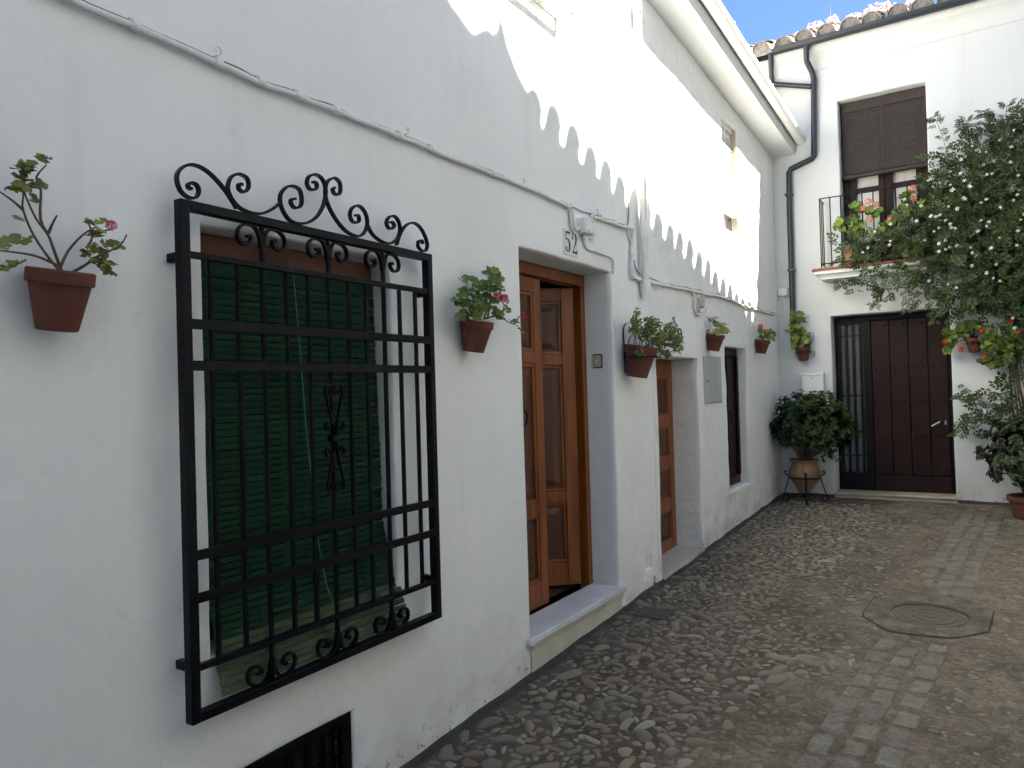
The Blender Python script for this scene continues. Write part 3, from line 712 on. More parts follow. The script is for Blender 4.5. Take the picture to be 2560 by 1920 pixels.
for i in range(24):
    for k in range(6): a = i*7+k; m.f.append((a, a+1, a+8, a+7))
m.f.append(tuple(range(6, -1, -1))); m.f.append(tuple(range(24*7, 25*7)))
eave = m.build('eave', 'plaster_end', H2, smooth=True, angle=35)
gpts = [Vector((.338, y, sof(y)+.150)) for y in (YB-.12, 6.2, 7.3, 8.2, YE-.02)]
hp = [(.062*math.cos(a), .062*math.sin(a)) for a in [math.pi+i*math.pi/10 for i in range(11)]]
hp = hp+[(.056*math.cos(a), .056*math.sin(a)) for a in [2*math.pi-i*math.pi/10 for i in range(11)]]
m = MB()
k0 = 0
for p in gpts:
    for (a, b) in hp: m.v.append((p.x+a, p.y, p.z+b))
n = len(hp)
for i in range(len(gpts)-1):
    for j in range(n): a = i*n+j; b = i*n+(j+1) % n; m.f.append((a, b, b+n, a+n))
m.f.append(tuple(range(0, n))); m.f.append(tuple(range((len(gpts)-1)*n, len(gpts)*n)))
gut = m.build('gutter', 'white_paint', H2, smooth=True, angle=50)
for i in range(9):
    y = 5.35+i*.44; z = sof(y)+.158; MB().box((.272, y-.009, z-.002), (.404, y+.009, z+.004)).build('gutter_strap', 'white_paint', gut)
# low roof edge and tiles over that gutter
def half_tile(L=.42, r0=.085, r1=.105, n=9, t=.012, flat=1.0):
    """barrel tile along +Y (from eave 0 to L), arching up; wide end at the eave"""
    m = MB()
    for (rr, yy) in ((r1, 0), (r0, L)):
        for i in range(n): a = math.pi*i/(n-1); m.v.append((rr*math.cos(a), yy, rr*flat*math.sin(a)))
        for i in range(n): a = math.pi*i/(n-1); m.v.append(((rr-t)*math.cos(a), yy, (rr-t)*flat*math.sin(a)))
    for i in range(n-1):
        m.f.append((i, i+1, 2*n+i+1, 2*n+i)); m.f.append((n+i, 3*n+i, 3*n+i+1, n+i+1)); m.f.append((i, n+i, n+i+1, i+1))
    m.f.append((0, 2*n, 3*n, n)); m.f.append((n-1, 2*n-1, 4*n-1, 3*n-1))
    return m
tile_cover = half_tile().mesh('roof_tile', True, 40); tile_cover.materials.append(M['old_tile'])
tile_pan = half_tile(r0=.075, r1=.085, flat=.72).mesh('roof_tile', True, 40); tile_pan.materials.append(M['old_tile'])
PER = .236
m = MB(); m.quad((.25, YB, sof(YB)+.175), (.25, YE, sof(YE)+.175), (-5.2, YE, sof(YE)+1.9), (-5.2, YB, sof(YB)+1.9)); m.quad((.25, YB, sof(YB)+.160), (.25, YE, sof(YE)+.160), (-5.2, YE, sof(YE)+1.87), (-5.2, YB, sof(YB)+1.87))
rf2 = m.build('roof', 'old_tile', H2)
for i in range(16):
    y = YB+.12+i*PER
    mx = Matrix.Translation((.27, y, sof(y)+.170)) @ Matrix.Rotation(R(90), 4, 'Z') @ Matrix.Rotation(R(17), 4, 'X')
    link('roof_tile', tile_cover, None, rf2, mx)
# door 2
d2 = door_leaf(H2, .90, 1.70, Matrix.Translation((-.245, 5.255, .19)), [(.14, .42), (.50, .78), (.86, 1.14), (1.22, 1.56)], stile=.10)
tag(d2, 'brown panelled wooden door set deep in its niche')
MB().box((-.222, 5.70, .34), (-.212, 5.712, 1.74)).build('centre_bead', 'wood', d2)
MB().box((-.27, 5.245, 1.888), (-.20, 6.165, 1.9)).build('door_head', 'wood_red', H2)
# its stone step: follows the paving
m = MB(); k = 0
for (y, dz) in ((5.235, .050), (6.185, .040)):
    z = gz(y)+dz
    for (x, zz) in ((-.26, z), (.018, z), (.018, z-.2), (-.26, z-.2)): m.v.append((x, y, zz))
m.f += [(0, 1, 5, 4), (1, 2, 6, 5), (0, 3, 2, 1), (4, 5, 6, 7)]
m.build('door_step', 'step_stone', H2, bevel=.004)
# shuttered slit window
w3 = MB().box((-.128, 6.992, .655), (-.10, 7.70, 2.038)).build('window_shutter', 'dark_wood', H2)
MB().box((-.10, 7.0, .66), (-.075, 7.06, 2.035)).box((-.10, 7.06, 1.96), (-.075, 7.66, 2.035)).box((-.10, 7.06, .66), (-.075, 7.66, .74)).box((-.10, 7.30, .74), (-.075, 7.36, 1.96)).box((-.10, 7.63, .74), (-.075, 7.69, 1.96)).build('shutter_frame', 'dark_wood', w3, bevel=.003)
MB().bar((-.07, 7.33, 1.40), (-.055, 7.33, 1.28), .012, .012, (0, 1, 0)).build('shutter_latch', 'iron', w3)
m = MB()
m.v += [(-.12, 6.97, .655), (-.12, 7.71, .655), (.022, 7.73, .628), (.022, 6.96, .628), (.012, 7.73, .56), (.012, 6.96, .56)]
m.f += [(0, 1, 2, 3), (3, 2, 4, 5)]
m.build('window_sill', 'plaster_rough', H2, smooth=True, angle=60)
# upper window: lattice, lowered white shutter, dark gap
u3 = MB().box((-.084, 7.102, 3.202), (-.066, 7.598, 4.288)).build('upper_window', 'glass', H2)
for i in range(16):
    z = 3.42+i*.040; MB().box((-.056, 7.104, z), (-.046, 7.596, z+.036)).build('shutter_slat', 'white_paint', u3)
MB().box((-.065, 7.104, 4.06), (-.056, 7.596, 4.285)).build('lattice_back', 'white_paint', u3)
MB().box((-.060, 7.104, 3.385), (-.030, 7.596, 3.418)).build('shutter_foot_rail', 'white_paint', u3)
MB().box((-.060, 7.5965, 3.202), (.0, 7.6, 4.288)).build('reveal_shade_strip', 'sill_stone', u3)  # added strip; the unlit reveal's shade is put into its darker cream colour
lt = MB().box((-.055, 7.104, 4.255), (-.035, 7.596, 4.286)).box((-.055, 7.104, 4.07), (-.035, 7.596, 4.085)).box((-.055, 7.34, 4.085), (-.035, 7.36, 4.255))
for i in range(5): z = 4.10+i*.018; lt.box((-.050, 7.12, z), (-.042, 7.585, z+.005))
lt.build('vent_lattice', 'white_paint', u3)

# ================================================================== END HOUSE (48)
H3 = thing('white_house', 'two storey whitewashed house numbered 48 with balcony and dark tile eave gutter', 'house', (2, 11, .3))
ED = (.600, 1.785, .0, 2.43, .34); EW = (.75, 1.635, 2.90, 4.912, .30)
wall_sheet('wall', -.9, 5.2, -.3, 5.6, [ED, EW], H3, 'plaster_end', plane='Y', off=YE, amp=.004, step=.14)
m = MB(); m.quad((-.9, YE, -.3), (-.9, YE+6, -.3), (-.9, YE+6, 7.2), (-.9, YE, 5.6)); m.quad((3.9, YE, -.3), (3.9, YE+6, -.3), (3.9, YE+6, 7.2), (3.9, YE, 5.6)); m.quad((-.9, YE+6, -.3), (3.9, YE+6, -.3), (3.9, YE+6, 7.2), (-.9, YE+6, 7.2))
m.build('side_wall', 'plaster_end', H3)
# cornice
YG = 8.93
zc0 = onY(r8(1000, 272), YE).z; gb = onY(r8(780, 165), YG).z
cprof = [(YE+.02, zc0-.012), (YE-.012, zc0-.010), (YE-.012, zc0+.012), (YE-.02, zc0+.05), (YE-.05, zc0+.11), (YE-.10, zc0+.15), (YE-.135, zc0+.165), (YE-.135, zc0+.185), (YE-.165, zc0+.20), (YE-.165, gb+.10), (YE+.02, gb+.10)]
m = MB(); xs = [.075, 1.2, 2.4, 3.9]; n = len(cprof)
for x in xs:
    for (y, z) in cprof: m.v.append((x, y, z))
for i in range(3):
    for j in range(n): a = i*n+j; b = i*n+(j+1) % n; m.f.append((a, b, b+n, a+n))
m.f.append(tuple(range(n))); m.f.append(tuple(range(3*n, 4*n)))
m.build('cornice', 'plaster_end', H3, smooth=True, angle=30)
m = MB(); gr_ = .058
hp = [(-gr_*math.cos(a), -gr_*math.sin(a)) for a in [i*math.pi/10 for i in range(11)]]+[(.048*math.cos(a), -.048*math.sin(a)) for a in [i*math.pi/10 for i in range(11)]]
gx0 = onY(r8(170, 300), YG).x
for x in (gx0, 1.5, 3.9):
    for (a, b) in hp: m.v.append((x, YG+a, gb+gr_+b))
n = len(hp)
for i in range(2):
    for j in range(n): a = i*n+j; b = i*n+(j+1) % n; m.f.append((a, b, b+n, a+n))
m.f.append(tuple(range(n))); m.f.append(tuple(range(2*n, 3*n)))
g3 = m.build('gutter', 'gutter', H3, smooth=True, angle=50)
for i in range(6): x = .35+i*.7; MB().box((x-.008, YG-.064, gb+gr_-.006), (x+.008, YG+.09, gb+gr_+.004)).build('gutter_bracket', 'gutter', g3)
def ey(x, y, Y): q = onY(r8(x, y), Y); return (q.x, Y, q.z)
pts = [(ey(370, 290, YG)[0], YG, gb+.03), ey(370, 340, YG+.02), ey(372, 362, YG+.04), ey(405, 430, YE-.055), ey(414, 475, YE-.05), ey(414, 925, YE-.05), ey(405, 940, YE-.05), ey(275, 1003, YE-.05), ey(266, 1022, YE-.05), ey(270, 1250, YE-.05)]
q = onY(r7(290, 345), YE-.05)
pts += [(q.x, YE-.05, 2.35), (q.x, YE-.05, 2.16), (q.x, YE+.02, 2.12)]
sq = [(.031*c, .031*s) for c, s in ((1, 1), (-1, 1), (-1, -1), (1, -1))]
dpo = MB().tube(pts, .033, 10).build('downpipe', 'gutter', H3, smooth=True, angle=60)
a = onY(rf(205, 668), YE-.06); b = onY(rf(480, 705), YE-.05)
MB().tube([(a.x-.12, YE-.06, a.z+.012), tuple(b)], .030, 10).build('branch_pipe', 'gutter', dpo, smooth=True)
a = onY(rf(152, 470), YG+.03); b = onY(rf(160, 640), YE-.05)
MB().tube([(a.x, a.y, a.z+.05), tuple(a), tuple(b), (b.x, b.y, b.z-.3)], .030, 10).build('branch_pipe', 'gutter', dpo, smooth=True)
for z in (3.0, 3.9): MB().box((q.x-.04, YE-.09, z), (q.x+.045, YE+.01, z+.02)).build('pipe_clip', 'gutter', dpo)
# roof tiles
m = MB(); RY = YG-.02; RZ = gb+.075; sl = math.tan(R(21))
m.quad((-.9, RY+.08, RZ-.012), (3.9, RY+.08, RZ-.012), (3.9, RY+6.3, RZ-.012+6.2*sl), (-.9, RY+6.3, RZ-.012+6.2*sl))
roof3 = m.build('roof', 'old_tile', H3)
rt_ = random.Random(5)
M['plug'] = mat('lime_mortar', (.36, .34, .33), .95, var=.4, vscale=25, bump=.5, bscale=50)
m = MB(); m.v.append((0, .03, -.04))
for i in range(11): a = math.pi*i/10; m.v.append((.096*math.cos(a), .035+.012*math.sin(i*2.1), .096*math.sin(a)-.005))
m.v.append((-.096, .035, -.06)); m.v.append((.096, .035, -.06))
for i in range(1, 11): m.f.append((0, i, i+1))
m.f.append((0, 11, 12)); m.f.append((0, 12, 13)); m.f.append((0, 13, 1))
plug_me = m.mesh('mortar_plug', True); plug_me.materials.append(M['plug'])
for i in range(19):
    x = onY(rf(250, 380), RY).x+(i-4)*PER
    for k in range(3):
        mx = Matrix.Translation((x+rt_.uniform(-.012, .012), RY+k*.33*math.cos(R(21))+rt_.uniform(-.02, .01), RZ+.005+k*.33*math.sin(R(21))+rt_.uniform(-.006, .008)+.012*k)) @ Matrix.Rotation(R(21)+rt_.uniform(-.03, .03), 4, 'X') @ Matrix.Rotation(rt_.uniform(-.05, .05), 4, 'Z')
        tl_ = link('roof_tile', tile_cover, None, roof3, mx)
        if k == 0: link('mortar_plug', plug_me, None, roof3, mx)
        mp = Matrix.Translation((x+PER/2, RY+.01+k*.33*math.cos(R(21)), RZ+.055+k*.33*math.sin(R(21))+.008*k)) @ Matrix.Rotation(R(21), 4, 'X') @ Matrix.Rotation(math.pi, 4, 'Y')
        if k < 2: link('roof_tile', tile_pan, None, roof3, mp)
# balcony slab
def bY(x, y, Y=8.86): return onY(r7(x, y), Y)
BF = 8.86; bx0 = .50; bx1 = 1.95; bt = 2.955
bal = MB().box((bx0-.03, BF-.03, bt-.028), (bx1+.03, YE+.01, bt)).build('balcony', 'brick_edge', H3, bevel=.003)
tag(bal, 'small balcony with red tile edge and thin iron railing')
m = MB(); pr = [(.0, -.0285), (.0, -.065), (.03, -.075), (.055, -.105), (.055, -.12), (.10, -.135)]
for k, (d, z) in enumerate(pr):
    for (x, y) in ((bx0-.01+d, YE+.01), (bx0-.01+d, BF-.012+d), (bx1+.01-d, BF-.012+d), (bx1+.01-d, YE+.01)): m.v.append((x, y, bt+z))
for k in range(len(pr)-1):
    for i in range(3): a = k*4+i; m.f.append((a, a+1, a+5, a+4))
k = (len(pr)-1)*4; m.f.append((k, k+1, k+2, k+3)); m.f.append((3, 2, 1, 0))
m.build('balcony_moulding', 'plaster_end', bal, smooth=True, angle=25)
rz1 = 3.752; ra = bx0+.06; rb = bx1-.06; ry = BF+.015
for (z_a, z_b, w_) in ((rz1-.008, rz1, .010), (bt+.045, bt+.057, .009)):
    MB().box((ra, ry-w_, z_a), (rb, ry+w_, z_b)).box((ra, ry+w_+.0002, z_a+.0002), (ra+.012, YE+.01, z_b-.0002)).box((rb-.012, ry+w_+.0002, z_a+.0002), (rb, YE+.01, z_b-.0002)).build('balcony_rail', 'iron', bal)
nbars = 12
for i in range(nbars+1):
    x = ra+.006+(rb-ra-.012)*i/nbars; MB().tube([(x, ry, bt-.002), (x, ry, rz1-.004)], .0065, 6).build('baluster', 'iron', bal, smooth=True)
for y in (ry+.10, ry+.20):
    for x in (ra+.006, rb-.006): MB().tube([(x, y, bt+.05), (x, y, rz1-.004)], .0065, 6).build('baluster', 'iron', bal, smooth=True)
# french window
fy = YE+.18
fw_ = MB().box((.753, fy, 2.957), (.815, fy+.06, 4.905)).box((1.570, fy, 2.957), (1.632, fy+.06, 4.905)).box((.815, fy, 4.84), (1.570, fy+.06, 4.905)).build('french_window', 'dark_wood', H3, bevel=.003)
for (a, b) in ((.817, 1.190), (1.194, 1.568)):
    lo = MB().box((a, fy+.008, 2.965), (a+.075, fy+.052, 4.838)).box((b-.065, fy+.008, 2.965), (b, fy+.052, 4.838)).box((a+.075, fy+.008, 2.965), (b-.065, fy+.052, 3.28)).box((a+.075, fy+.008, 3.855), (b-.065, fy+.052, 3.91)).box((a+.075, fy+.008, 4.78), (b-.065, fy+.052, 4.838)).build('casement', 'dark_wood', fw_, bevel=.003)
    MB().box((a+.07, fy+.052, 2.97), (b-.06, fy+.056, 4.83)).build('net_curtain', 'curtain', fw_)
    m = MB(); nn = 40
    for i in range(nn+1):
        x = a+.06+(b-a-.11)*i/nn; y = fy+.085+.012*math.sin(i*.9)
        m.v += [(x, y, 2.97), (x, y, 4.83)]
    for i in range(nn): m.f.append((2*i, 2*i+2, 2*i+3, 2*i+1))
    m.build('curtain', 'curtain', fw_, smooth=True)
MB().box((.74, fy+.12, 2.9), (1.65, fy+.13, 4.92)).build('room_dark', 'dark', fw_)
# ---- street door 48: glazed barred side light + riveted plank leaf
dy = YE+.20; dz0, dz1 = .40, 2.425
dd = MB().box((.605, dy, dz0), (.632, dy+.05, dz1)).box((1.752, dy, dz0), (1.783, dy+.05, dz1)).box((.632, dy, 2.365), (1.752, dy+.05, dz1)).box((.632, dy, dz0), (.985, dy+.05, .60)).box((.905, dy, .60), (.985, dy+.05, 2.365)).box((.632, dy, 2.335), (.905, dy+.05, 2.365)).build('door_frame', 'dark_metal', H3, bevel=.003)
tag(dd, 'dark frame with barred glass side light')
MB().box((.632, dy+.03, .60), (.905, dy+.034, 2.336)).build('side_light_glass', 'glass_pale', dd)
for x in (.655, .725, .80, .875): MB().box((x-.014, dy+.004, .60), (x+.014, dy+.022, 2.336)).build('side_light_bar', 'dark_metal', dd)
for z in (.80, 1.50, 2.20): MB().box((.632, dy+.0225, z-.008), (.905, dy+.0295, z+.008)).build('side_light_rail', 'dark_metal', dd)
leaf48 = MB().box((.987, dy+.030, dz0+.004), (1.750, dy+.045, 2.363)).build('door', 'dark_wood', H3)
tag(leaf48, 'dark brown plank door with rows of round studs')
MB().box((.989, dy+.004, dz0+.006), (1.748, dy+.0298, .575)).build('kick_board', 'dark_wood', leaf48, bevel=.006)
stud_m = MB().lathe([(.0125, 0), (.0115, .005), (.007, .009), (0, .0105)], (0, 0, 0), 10, cap=False).mesh('stud', True); stud_m.materials.append(M['dark_metal'])
pw = (1.748-.989)/4
for i in range(4):
    x0 = .989+i*pw; MB().box((x0+.005, dy+.010, .592), (x0+pw-.005, dy+.0298, 2.355)).build('plank', 'dark_wood', leaf48, bevel=.005)
    for z in (.66, 1.03, 1.42, 1.80, 2.30):
        for s in (.045, pw-.045): link('stud', stud_m, None, leaf48, Matrix.Translation((x0+s, dy+.0102, z)) @ Matrix.Rotation(R(90), 4, 'X'))
MB().tube([(1.655, dy+.012, 1.195), (1.655, dy-.035, 1.195), (1.65, dy-.04, 1.19), (1.57, dy-.04, 1.145)], .009, 8).build('door_handle', 'steel', leaf48, smooth=True)
MB().box((1.695, dy+.004, 1.16), (1.712, dy+.0105, 1.205)).build('keyhole_plate', 'steel', leaf48)
MB().box((.605, dy-.012, 1.40), (.625, dy-.0005, 1.52)).build('hinge', 'dark_metal', dd)
ss = MB().box((.59, YE-.055, gz(YE)-.15), (1.80, dy+.06, .372)).build('door_sill', 'sill_stone', H3, bevel=.008)
MB().box((.585, YE-.075, .3725), (1.805, dy+.06, .398)).build('sill_nosing', 'sill_stone', ss, bevel=.006)
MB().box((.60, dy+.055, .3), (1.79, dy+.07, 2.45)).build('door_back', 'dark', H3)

# ================================================================== HOUSES ACROSS THE LANE (they shade it; only their shadows show)
H4 = thing('white_house', 'whitewashed house across the lane whose curved tile eave throws the scalloped shadow', 'house', (6, 2, 0))
k_ = .1455; EX0 = 2.62
def ex(y): return EX0+k_*y
tipz = 3.146; ys0 = 4.697; xe = (EX0+k_*ys0)/(1-k_*SA)
EH = tipz+xe*STZ
ydir = Vector((k_, 1, 0)).normalized(); ang = -math.atan(k_)
def wl(y): return ex(y)+.42
m = MB(); yA, yZ = -7.0, 12.0
m.quad((wl(yA), yA, -.6), (wl(yZ), yZ, -.6), (wl(yZ), yZ, EH), (wl(yA), yA, EH)); m.quad((wl(yA), yA, -.6), (10, yA, -.6), (10, yA, EH+2), (wl(yA), yA, EH))
m.quad((wl(yZ), yZ, -.6), (10, yZ, -.6), (10, yZ, EH+2), (wl(yZ), yZ, EH)); m.quad((10, yA, -.6), (10, yZ, -.6), (10, yZ, EH+2), (10, yA, EH+2))
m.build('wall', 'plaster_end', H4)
m = MB(); sl4 = math.tan(R(18))
m.quad((ex(yA)+.06, yA, EH-.115), (ex(yZ)+.06, yZ, EH-.115), (10, yZ, EH-.115+(10-ex(yZ))*sl4), (10, yA, EH-.115+(10-ex(yA))*sl4))
m.quad((ex(yA)+.06, yA, EH-.135), (ex(yZ)+.06, yZ, EH-.135), (10, yZ, EH-.135+(10-ex(yZ))*sl4), (10, yA, EH-.135+(10-ex(yA))*sl4))
roof4 = m.build('roof', 'old_tile', H4)
tc4 = half_tile(L=.5, r0=.080, r1=.098).mesh('roof_tile', True, 40); tc4.materials.append(M['old_tile'])
tp4 = half_tile(L=.5, r0=.07, r1=.075, flat=.6).mesh('roof_tile', True, 40); tp4.materials.append(M['old_tile'])
sp = .2300/(1-k_*SA)
y = ys0+SA*xe
yy = [y+(i-45)*sp for i in range(80)]
rt4 = random.Random(8)
for yq in yy:
    if not (-6.9 < yq < 11.5): continue
    yq += rt4.uniform(-.014, .014)
    base = Matrix.Translation((ex(yq)+rt4.uniform(-.02, .02), yq, EH-.098+rt4.uniform(-.022, .014))) @ Matrix.Rotation(-math.pi/2+ang, 4, 'Z') @ Matrix.Rotation(R(18), 4, 'X')
    link('roof_tile', tc4, None, roof4, base)
    yp = yq+sp/2
    link('roof_tile', tp4, None, roof4, Matrix.Translation((ex(yp)+.004, yp, EH-.100)) @ Matrix.Rotation(-math.pi/2+ang, 4, 'Z') @ Matrix.Rotation(R(18), 4, 'X') @ Matrix.Rotation(math.pi, 4, 'Y'))
# added unseen slab for an upper storey, outline cut to the shadow it throws
xs_ = 5.1
pts = [(-6.5, 5.5), (2.70, 5.5), (2.79, 3.57), (2.88, 3.53), (2.97, 3.49), (3.09, 3.57), (3.16, 3.56), (3.215, 3.70), (3.25, 3.66), (3.29, 3.55), (3.40, 3.43), (3.51, 3.35), (3.75, 2.9), (3.9, 1.5), (-6.5, 1.5)]
m = MB(); n = len(pts)
for d in (0, .25):
    for (a, b) in pts: m.v.append((xs_+d, a+SA*xs_, b+STZ*xs_))
m.f.append(tuple(range(n))); m.f.append(tuple(range(2*n-1, n-1, -1)))
for i in range(n): j = (i+1) % n; m.f.append((i, j, n+j, n+i))
m.build('shadow_outline_slab', 'plaster_end', H4)
# ================================================================== GREEN ROLL BLIND
GB = thing('roller_blind', 'green slatted roll-up blind drawn down over the window behind the black grille', 'blind', (0, 1.87, .72))
def bx_(z):
    t = (2.1-z)/1.35
    return -.088+.034*t+(.0 if z > 1.15 else .105*((1.15-z)/.42)**1.5)
slp = MB(); sw = .0215
for (a, b) in ((-.5, .0), (-.25, .0018), (0, .0024), (.25, .0018), (.5, .0), (.5, -.003), (-.5, -.003)):
    slp.v.append((b, 0, a*sw)); slp.v.append((b, 1, a*sw))
for i in range(7): a = 2*i; b = 2*((i+1) % 7); slp.f.append((a, a+1, b+1, b))
slp.f.append(tuple(2*i for i in range(7))); slp.f.append(tuple(2*i+1 for i in range(6, -1, -1)))
slat_me = slp.mesh('slat', True, 50); slat_me.materials.append(M['green'])
slat_me2 = slp.mesh('slat', True, 50); slat_me2.materials.append(M['green_faded'])
rb_ = random.Random(2); z = 2.058; first = True; edge = []
while z > .728:
    dzv = .0236; x = bx_(z); tl = math.atan2(bx_(z-.01)-bx_(z+.01), .02)
    t = (2.1-z)/1.35
    y0 = 1.442-(.0 if z > .84 else .012)+rb_.uniform(-.003, .003); y1 = 2.292+(.0 if z > .86 else .02)+rb_.uniform(-.003, .003)
    if z < .84: y0 -= .0
    mx = Matrix.Translation((x, y0, z)) @ Matrix.Rotation(-tl, 4, 'Y') @ Matrix.Rotation(rb_.uniform(-.0018, .0018), 4, 'X') @ Matrix.Diagonal((1, y1-y0, 1, 1))
    link('slat', slat_me if z > .865 else slat_me2, None, GB, mx); z -= dzv*max(.45, math.cos(tl))
MB().box((-.096, 1.440, 2.072), (-.088, 2.296, 2.126)).build('valance', 'green', GB)
for y in (1.62, 1.87, 2.12): MB().tube([(bx_(zz)+.0045, y+.004*math.sin(zz*9), zz) for zz in [2.09-i*.0675 for i in range(21)]], .0014, 4).build('lacing_cord', 'green', GB)
c0 = onX(r2(790, 612), -.085)
MB().tube([tuple(c0), tuple(onX(r2(815, 720), -.07)), tuple(onX(r2(850, 1100), -.05)), tuple(onX(r2(885, 1560), -.03)), tuple(onX(r3(835, 480), -.01)), tuple(onX(r3(880, 720), .02)), tuple(onX(r3(962, 985), .065))], .0021, 5).build('pull_cord', 'green_dark', GB, smooth=True)
q = onX(r3(962, 985), .065); MB().lathe([(0, -.03), (.008, -.025), (.007, 0), (.003, .01)], tuple(q), 8).build('cord_weight', 'green', GB, smooth=True)

# ================================================================== BROWN BLIND ON THE END HOUSE
BB = thing('roller_blind', 'dark brown slatted blind half lowered over the balcony window', 'blind', (1.19, YE+.07, 4.0))
by0, zt, zb2 = YE+.125, 4.905, 3.985
m = MB(); k = int((4.79-4.06)/.0125)
rb2 = random.Random(4)
for i in range(k):
    z = 4.06+i*.0125; e = rb2.uniform(-.002, .002)
    m.box((.768, by0-.003+e, z), (1.626, by0+.002+e, z+.0105))
tag(m.build('slats', 'brown_blind', BB), kind='stuff')
MB().box((.766, by0-.010, 4.79), (1.628, by0+.004, zt)).build('head_band', 'brown_cloth', BB, bevel=.002)
for x in (.79, 1.02, 1.19, 1.40, 1.61): MB().box((x-.009, by0-.008, 4.06), (x+.009, by0-.0055, 4.79)).build('tape', 'brown_cloth', BB)
q = [onY(pb(195, 1125), by0-.02), onY(pb(1200, 955), by0-.02)]
MB().tube([(.762, by0-.02, 4.035), (1.634, by0-.02, 4.035)], .030, 14).build('roll', 'brown_blind', BB, smooth=True)

# ================================================================== CABLES AND CONDUITS
CB = thing('wall_cable', 'white painted cable bundle clipped along the walls above the doors', 'cable', (0.02, 3, 2.77))
M['dark_wire'] = mat('grey_cable', (.16, .155, .15), .7, var=.3, vscale=20)
def wpath(l, X=.018): return [onX(p, X) for p in l]
def fx(l): return [nb(*p) for p in l]
def run(l, r, name, X=.018, parent=CB, mat_='pipe_paint', sub=4, wob=.0025, n=8):
    p = smooth_pts(wpath(l, X), sub)
    p = [q+Vector((0, nz(q*6)*wob, nz(q*7+Vector((3, 1, 2)))*wob*1.6)) for q in p]
    return MB().tube(p, r, n).build(name, mat_, parent, smooth=True, angle=70)
main = [(60, -52), (200, 9), (335, 66), (480, 130), (560, 167), (650, 207), (745, 240), (840, 277), (920, 308), (1000, 341), (1080, 375), (1150, 402), (1230, 435), (1302, 461), (1360, 486), nb(210, 92), nb(285, 98)]
run(main, .0108, 'conduit', .020, wob=.005)
run([(p[0], p[1]-12*(1-p[0]/1900)) for p in main]+[nb(330, 125), nb(470, 175), nb(600, 215)], .0036, 'wire', .012, wob=.008, mat_='dark_wire')
run(fx([(285, 98), (300, 130), (310, 220), (318, 330), (335, 420), (372, 440), (400, 410)]), .0105, 'conduit', .020)
run(fx([(262, 100), (270, 200), (285, 320), (300, 430), (335, 490)]), .0085, 'conduit', .016)
run(fx([(615, 262), (700, 275), (820, 310), (935, 350), (1040, 395), (1110, 412), (1185, 430), (1203, 470), (1193, 560), (1180, 700), (1178, 900), (1183, 1080), (1210, 1150), (1290, 1175), (1390, 1228), (1500, 1222), (1620, 1245), (1760, 1285), (1890, 1318)]), .0125, 'conduit', .020)
run(fx([(1130, 460), (1140, 540), (1170, 620), (1165, 800)]), .008, 'conduit', .014)
run(fx([(590, 215), (590, 300), (610, 400), (625, 460), (620, 560), (598, 590), (555, 570)]), .0075, 'wire', .016)
run(fx([(475, 545), (478, 620), (500, 690), (545, 735), (660, 770), (780, 815), (850, 840), (900, 885), (915, 960), (907, 1090)]), .0075, 'wire', .014)
run(fx([(1135, -60), (1134, 150), (1130, 320), (1095, 385), (1000, 350), (740, 255), (640, 230)]), .0045, 'wire', .010, mat_='dark_wire')
run(fx([(1215, 890), (1222, 950), (1300, 1095), (1480, 1165), (1620, 1225), (1890, 1305)]), .004, 'wire', .012, mat_='dark_wire')
far = [r6(300, 475), r6(420, 497), r6(600, 530), r6(720, 560), r6(850, 585), r6(950, 622), r6(1000, 648), r6(1090, 672), r6(1180, 700), r6(1262, 722)]
run(far, .013, 'conduit', .022, wob=.004)
run([(p[0], p[1]-4) for p in far], .005, 'wire', .014, wob=.009, mat_='dark_wire')
run([r6(620, 535), r6(625, 600), r6(630, 690), r6(655, 725), r6(690, 712)], .012, 'conduit', .022)
run([r6(640, 560), r6(645, 640), r6(665, 690), r6(705, 705), r6(722, 675)], .007, 'wire', .02)
run([r6(700, 560), r6(690, 605), r6(680, 640)], .008, 'conduit', .02)
for p in ((335, 66), (545, 160), (650, 207), (745, 240), (840, 277), (1000, 341), (1080, 375), (1230, 435), nb(215, 92), nb(720, 250), nb(935, 345), nb(1100, 405), nb(1180, 810), nb(1290, 1175), nb(1660, 1262), r6(370, 488), r6(520, 515), r6(780, 570), r6(950, 622), r6(1180, 700)):
    q = onX(p, .02); MB().tube([(q.x, q.y-.012, q.z+.004), (q.x, q.y+.012, q.z-.001)], .0165, 8).box((-.005, q.y-.010, q.z+.008), (.016, q.y+.010, q.z+.026)).build('clip', 'pipe_paint', CB, smooth=True, angle=50)
for p in ((544, 138), (1018, 334), (1308, 458), nb(660, 190)):
    q = onX(p, .03); MB().tube([(.0, q.y, q.z), (.02, q.y, q.z)]+[(.03+.001*i, q.y+.013*math.sin(a), q.z+.013-.013*math.cos(a)) for i, a in enumerate([j*.55 for j in range(11)])], .0028, 5).build('eye_hook', 'pipe_paint', CB, smooth=True)
def jbox(name, label, lo, hi, parent_=None):
    t = thing(name, label, 'junction box', ((lo[0]+hi[0])/2, (lo[1]+hi[1])/2, lo[2]))
    MB().box(lo, hi).build('box', 'white_paint', t, bevel=.006); return t
q = onX(nb(470, 420), .03)
J = jbox('junction_box', 'white painted junction box beside the number 52 tiles', (-.01, q.y-.035, q.z-.040), (.062, q.y+.070, q.z+.062))
MB().box((.062, q.y-.028, q.z-.033), (.070, q.y+.063, q.z+.055)).build('lid', 'white_paint', J, bevel=.004)
for (a, b) in ((-.01, -.02), (.045, .04)): MB().lathe([(.005, 0), (.004, .003), (0, .003)], (0, 0, 0), 8).build('screw', 'steel', J).matrix_basis = Matrix.Translation((.0705, q.y+a, q.z+b)) @ Matrix.Rotation(R(90), 4, 'Y')
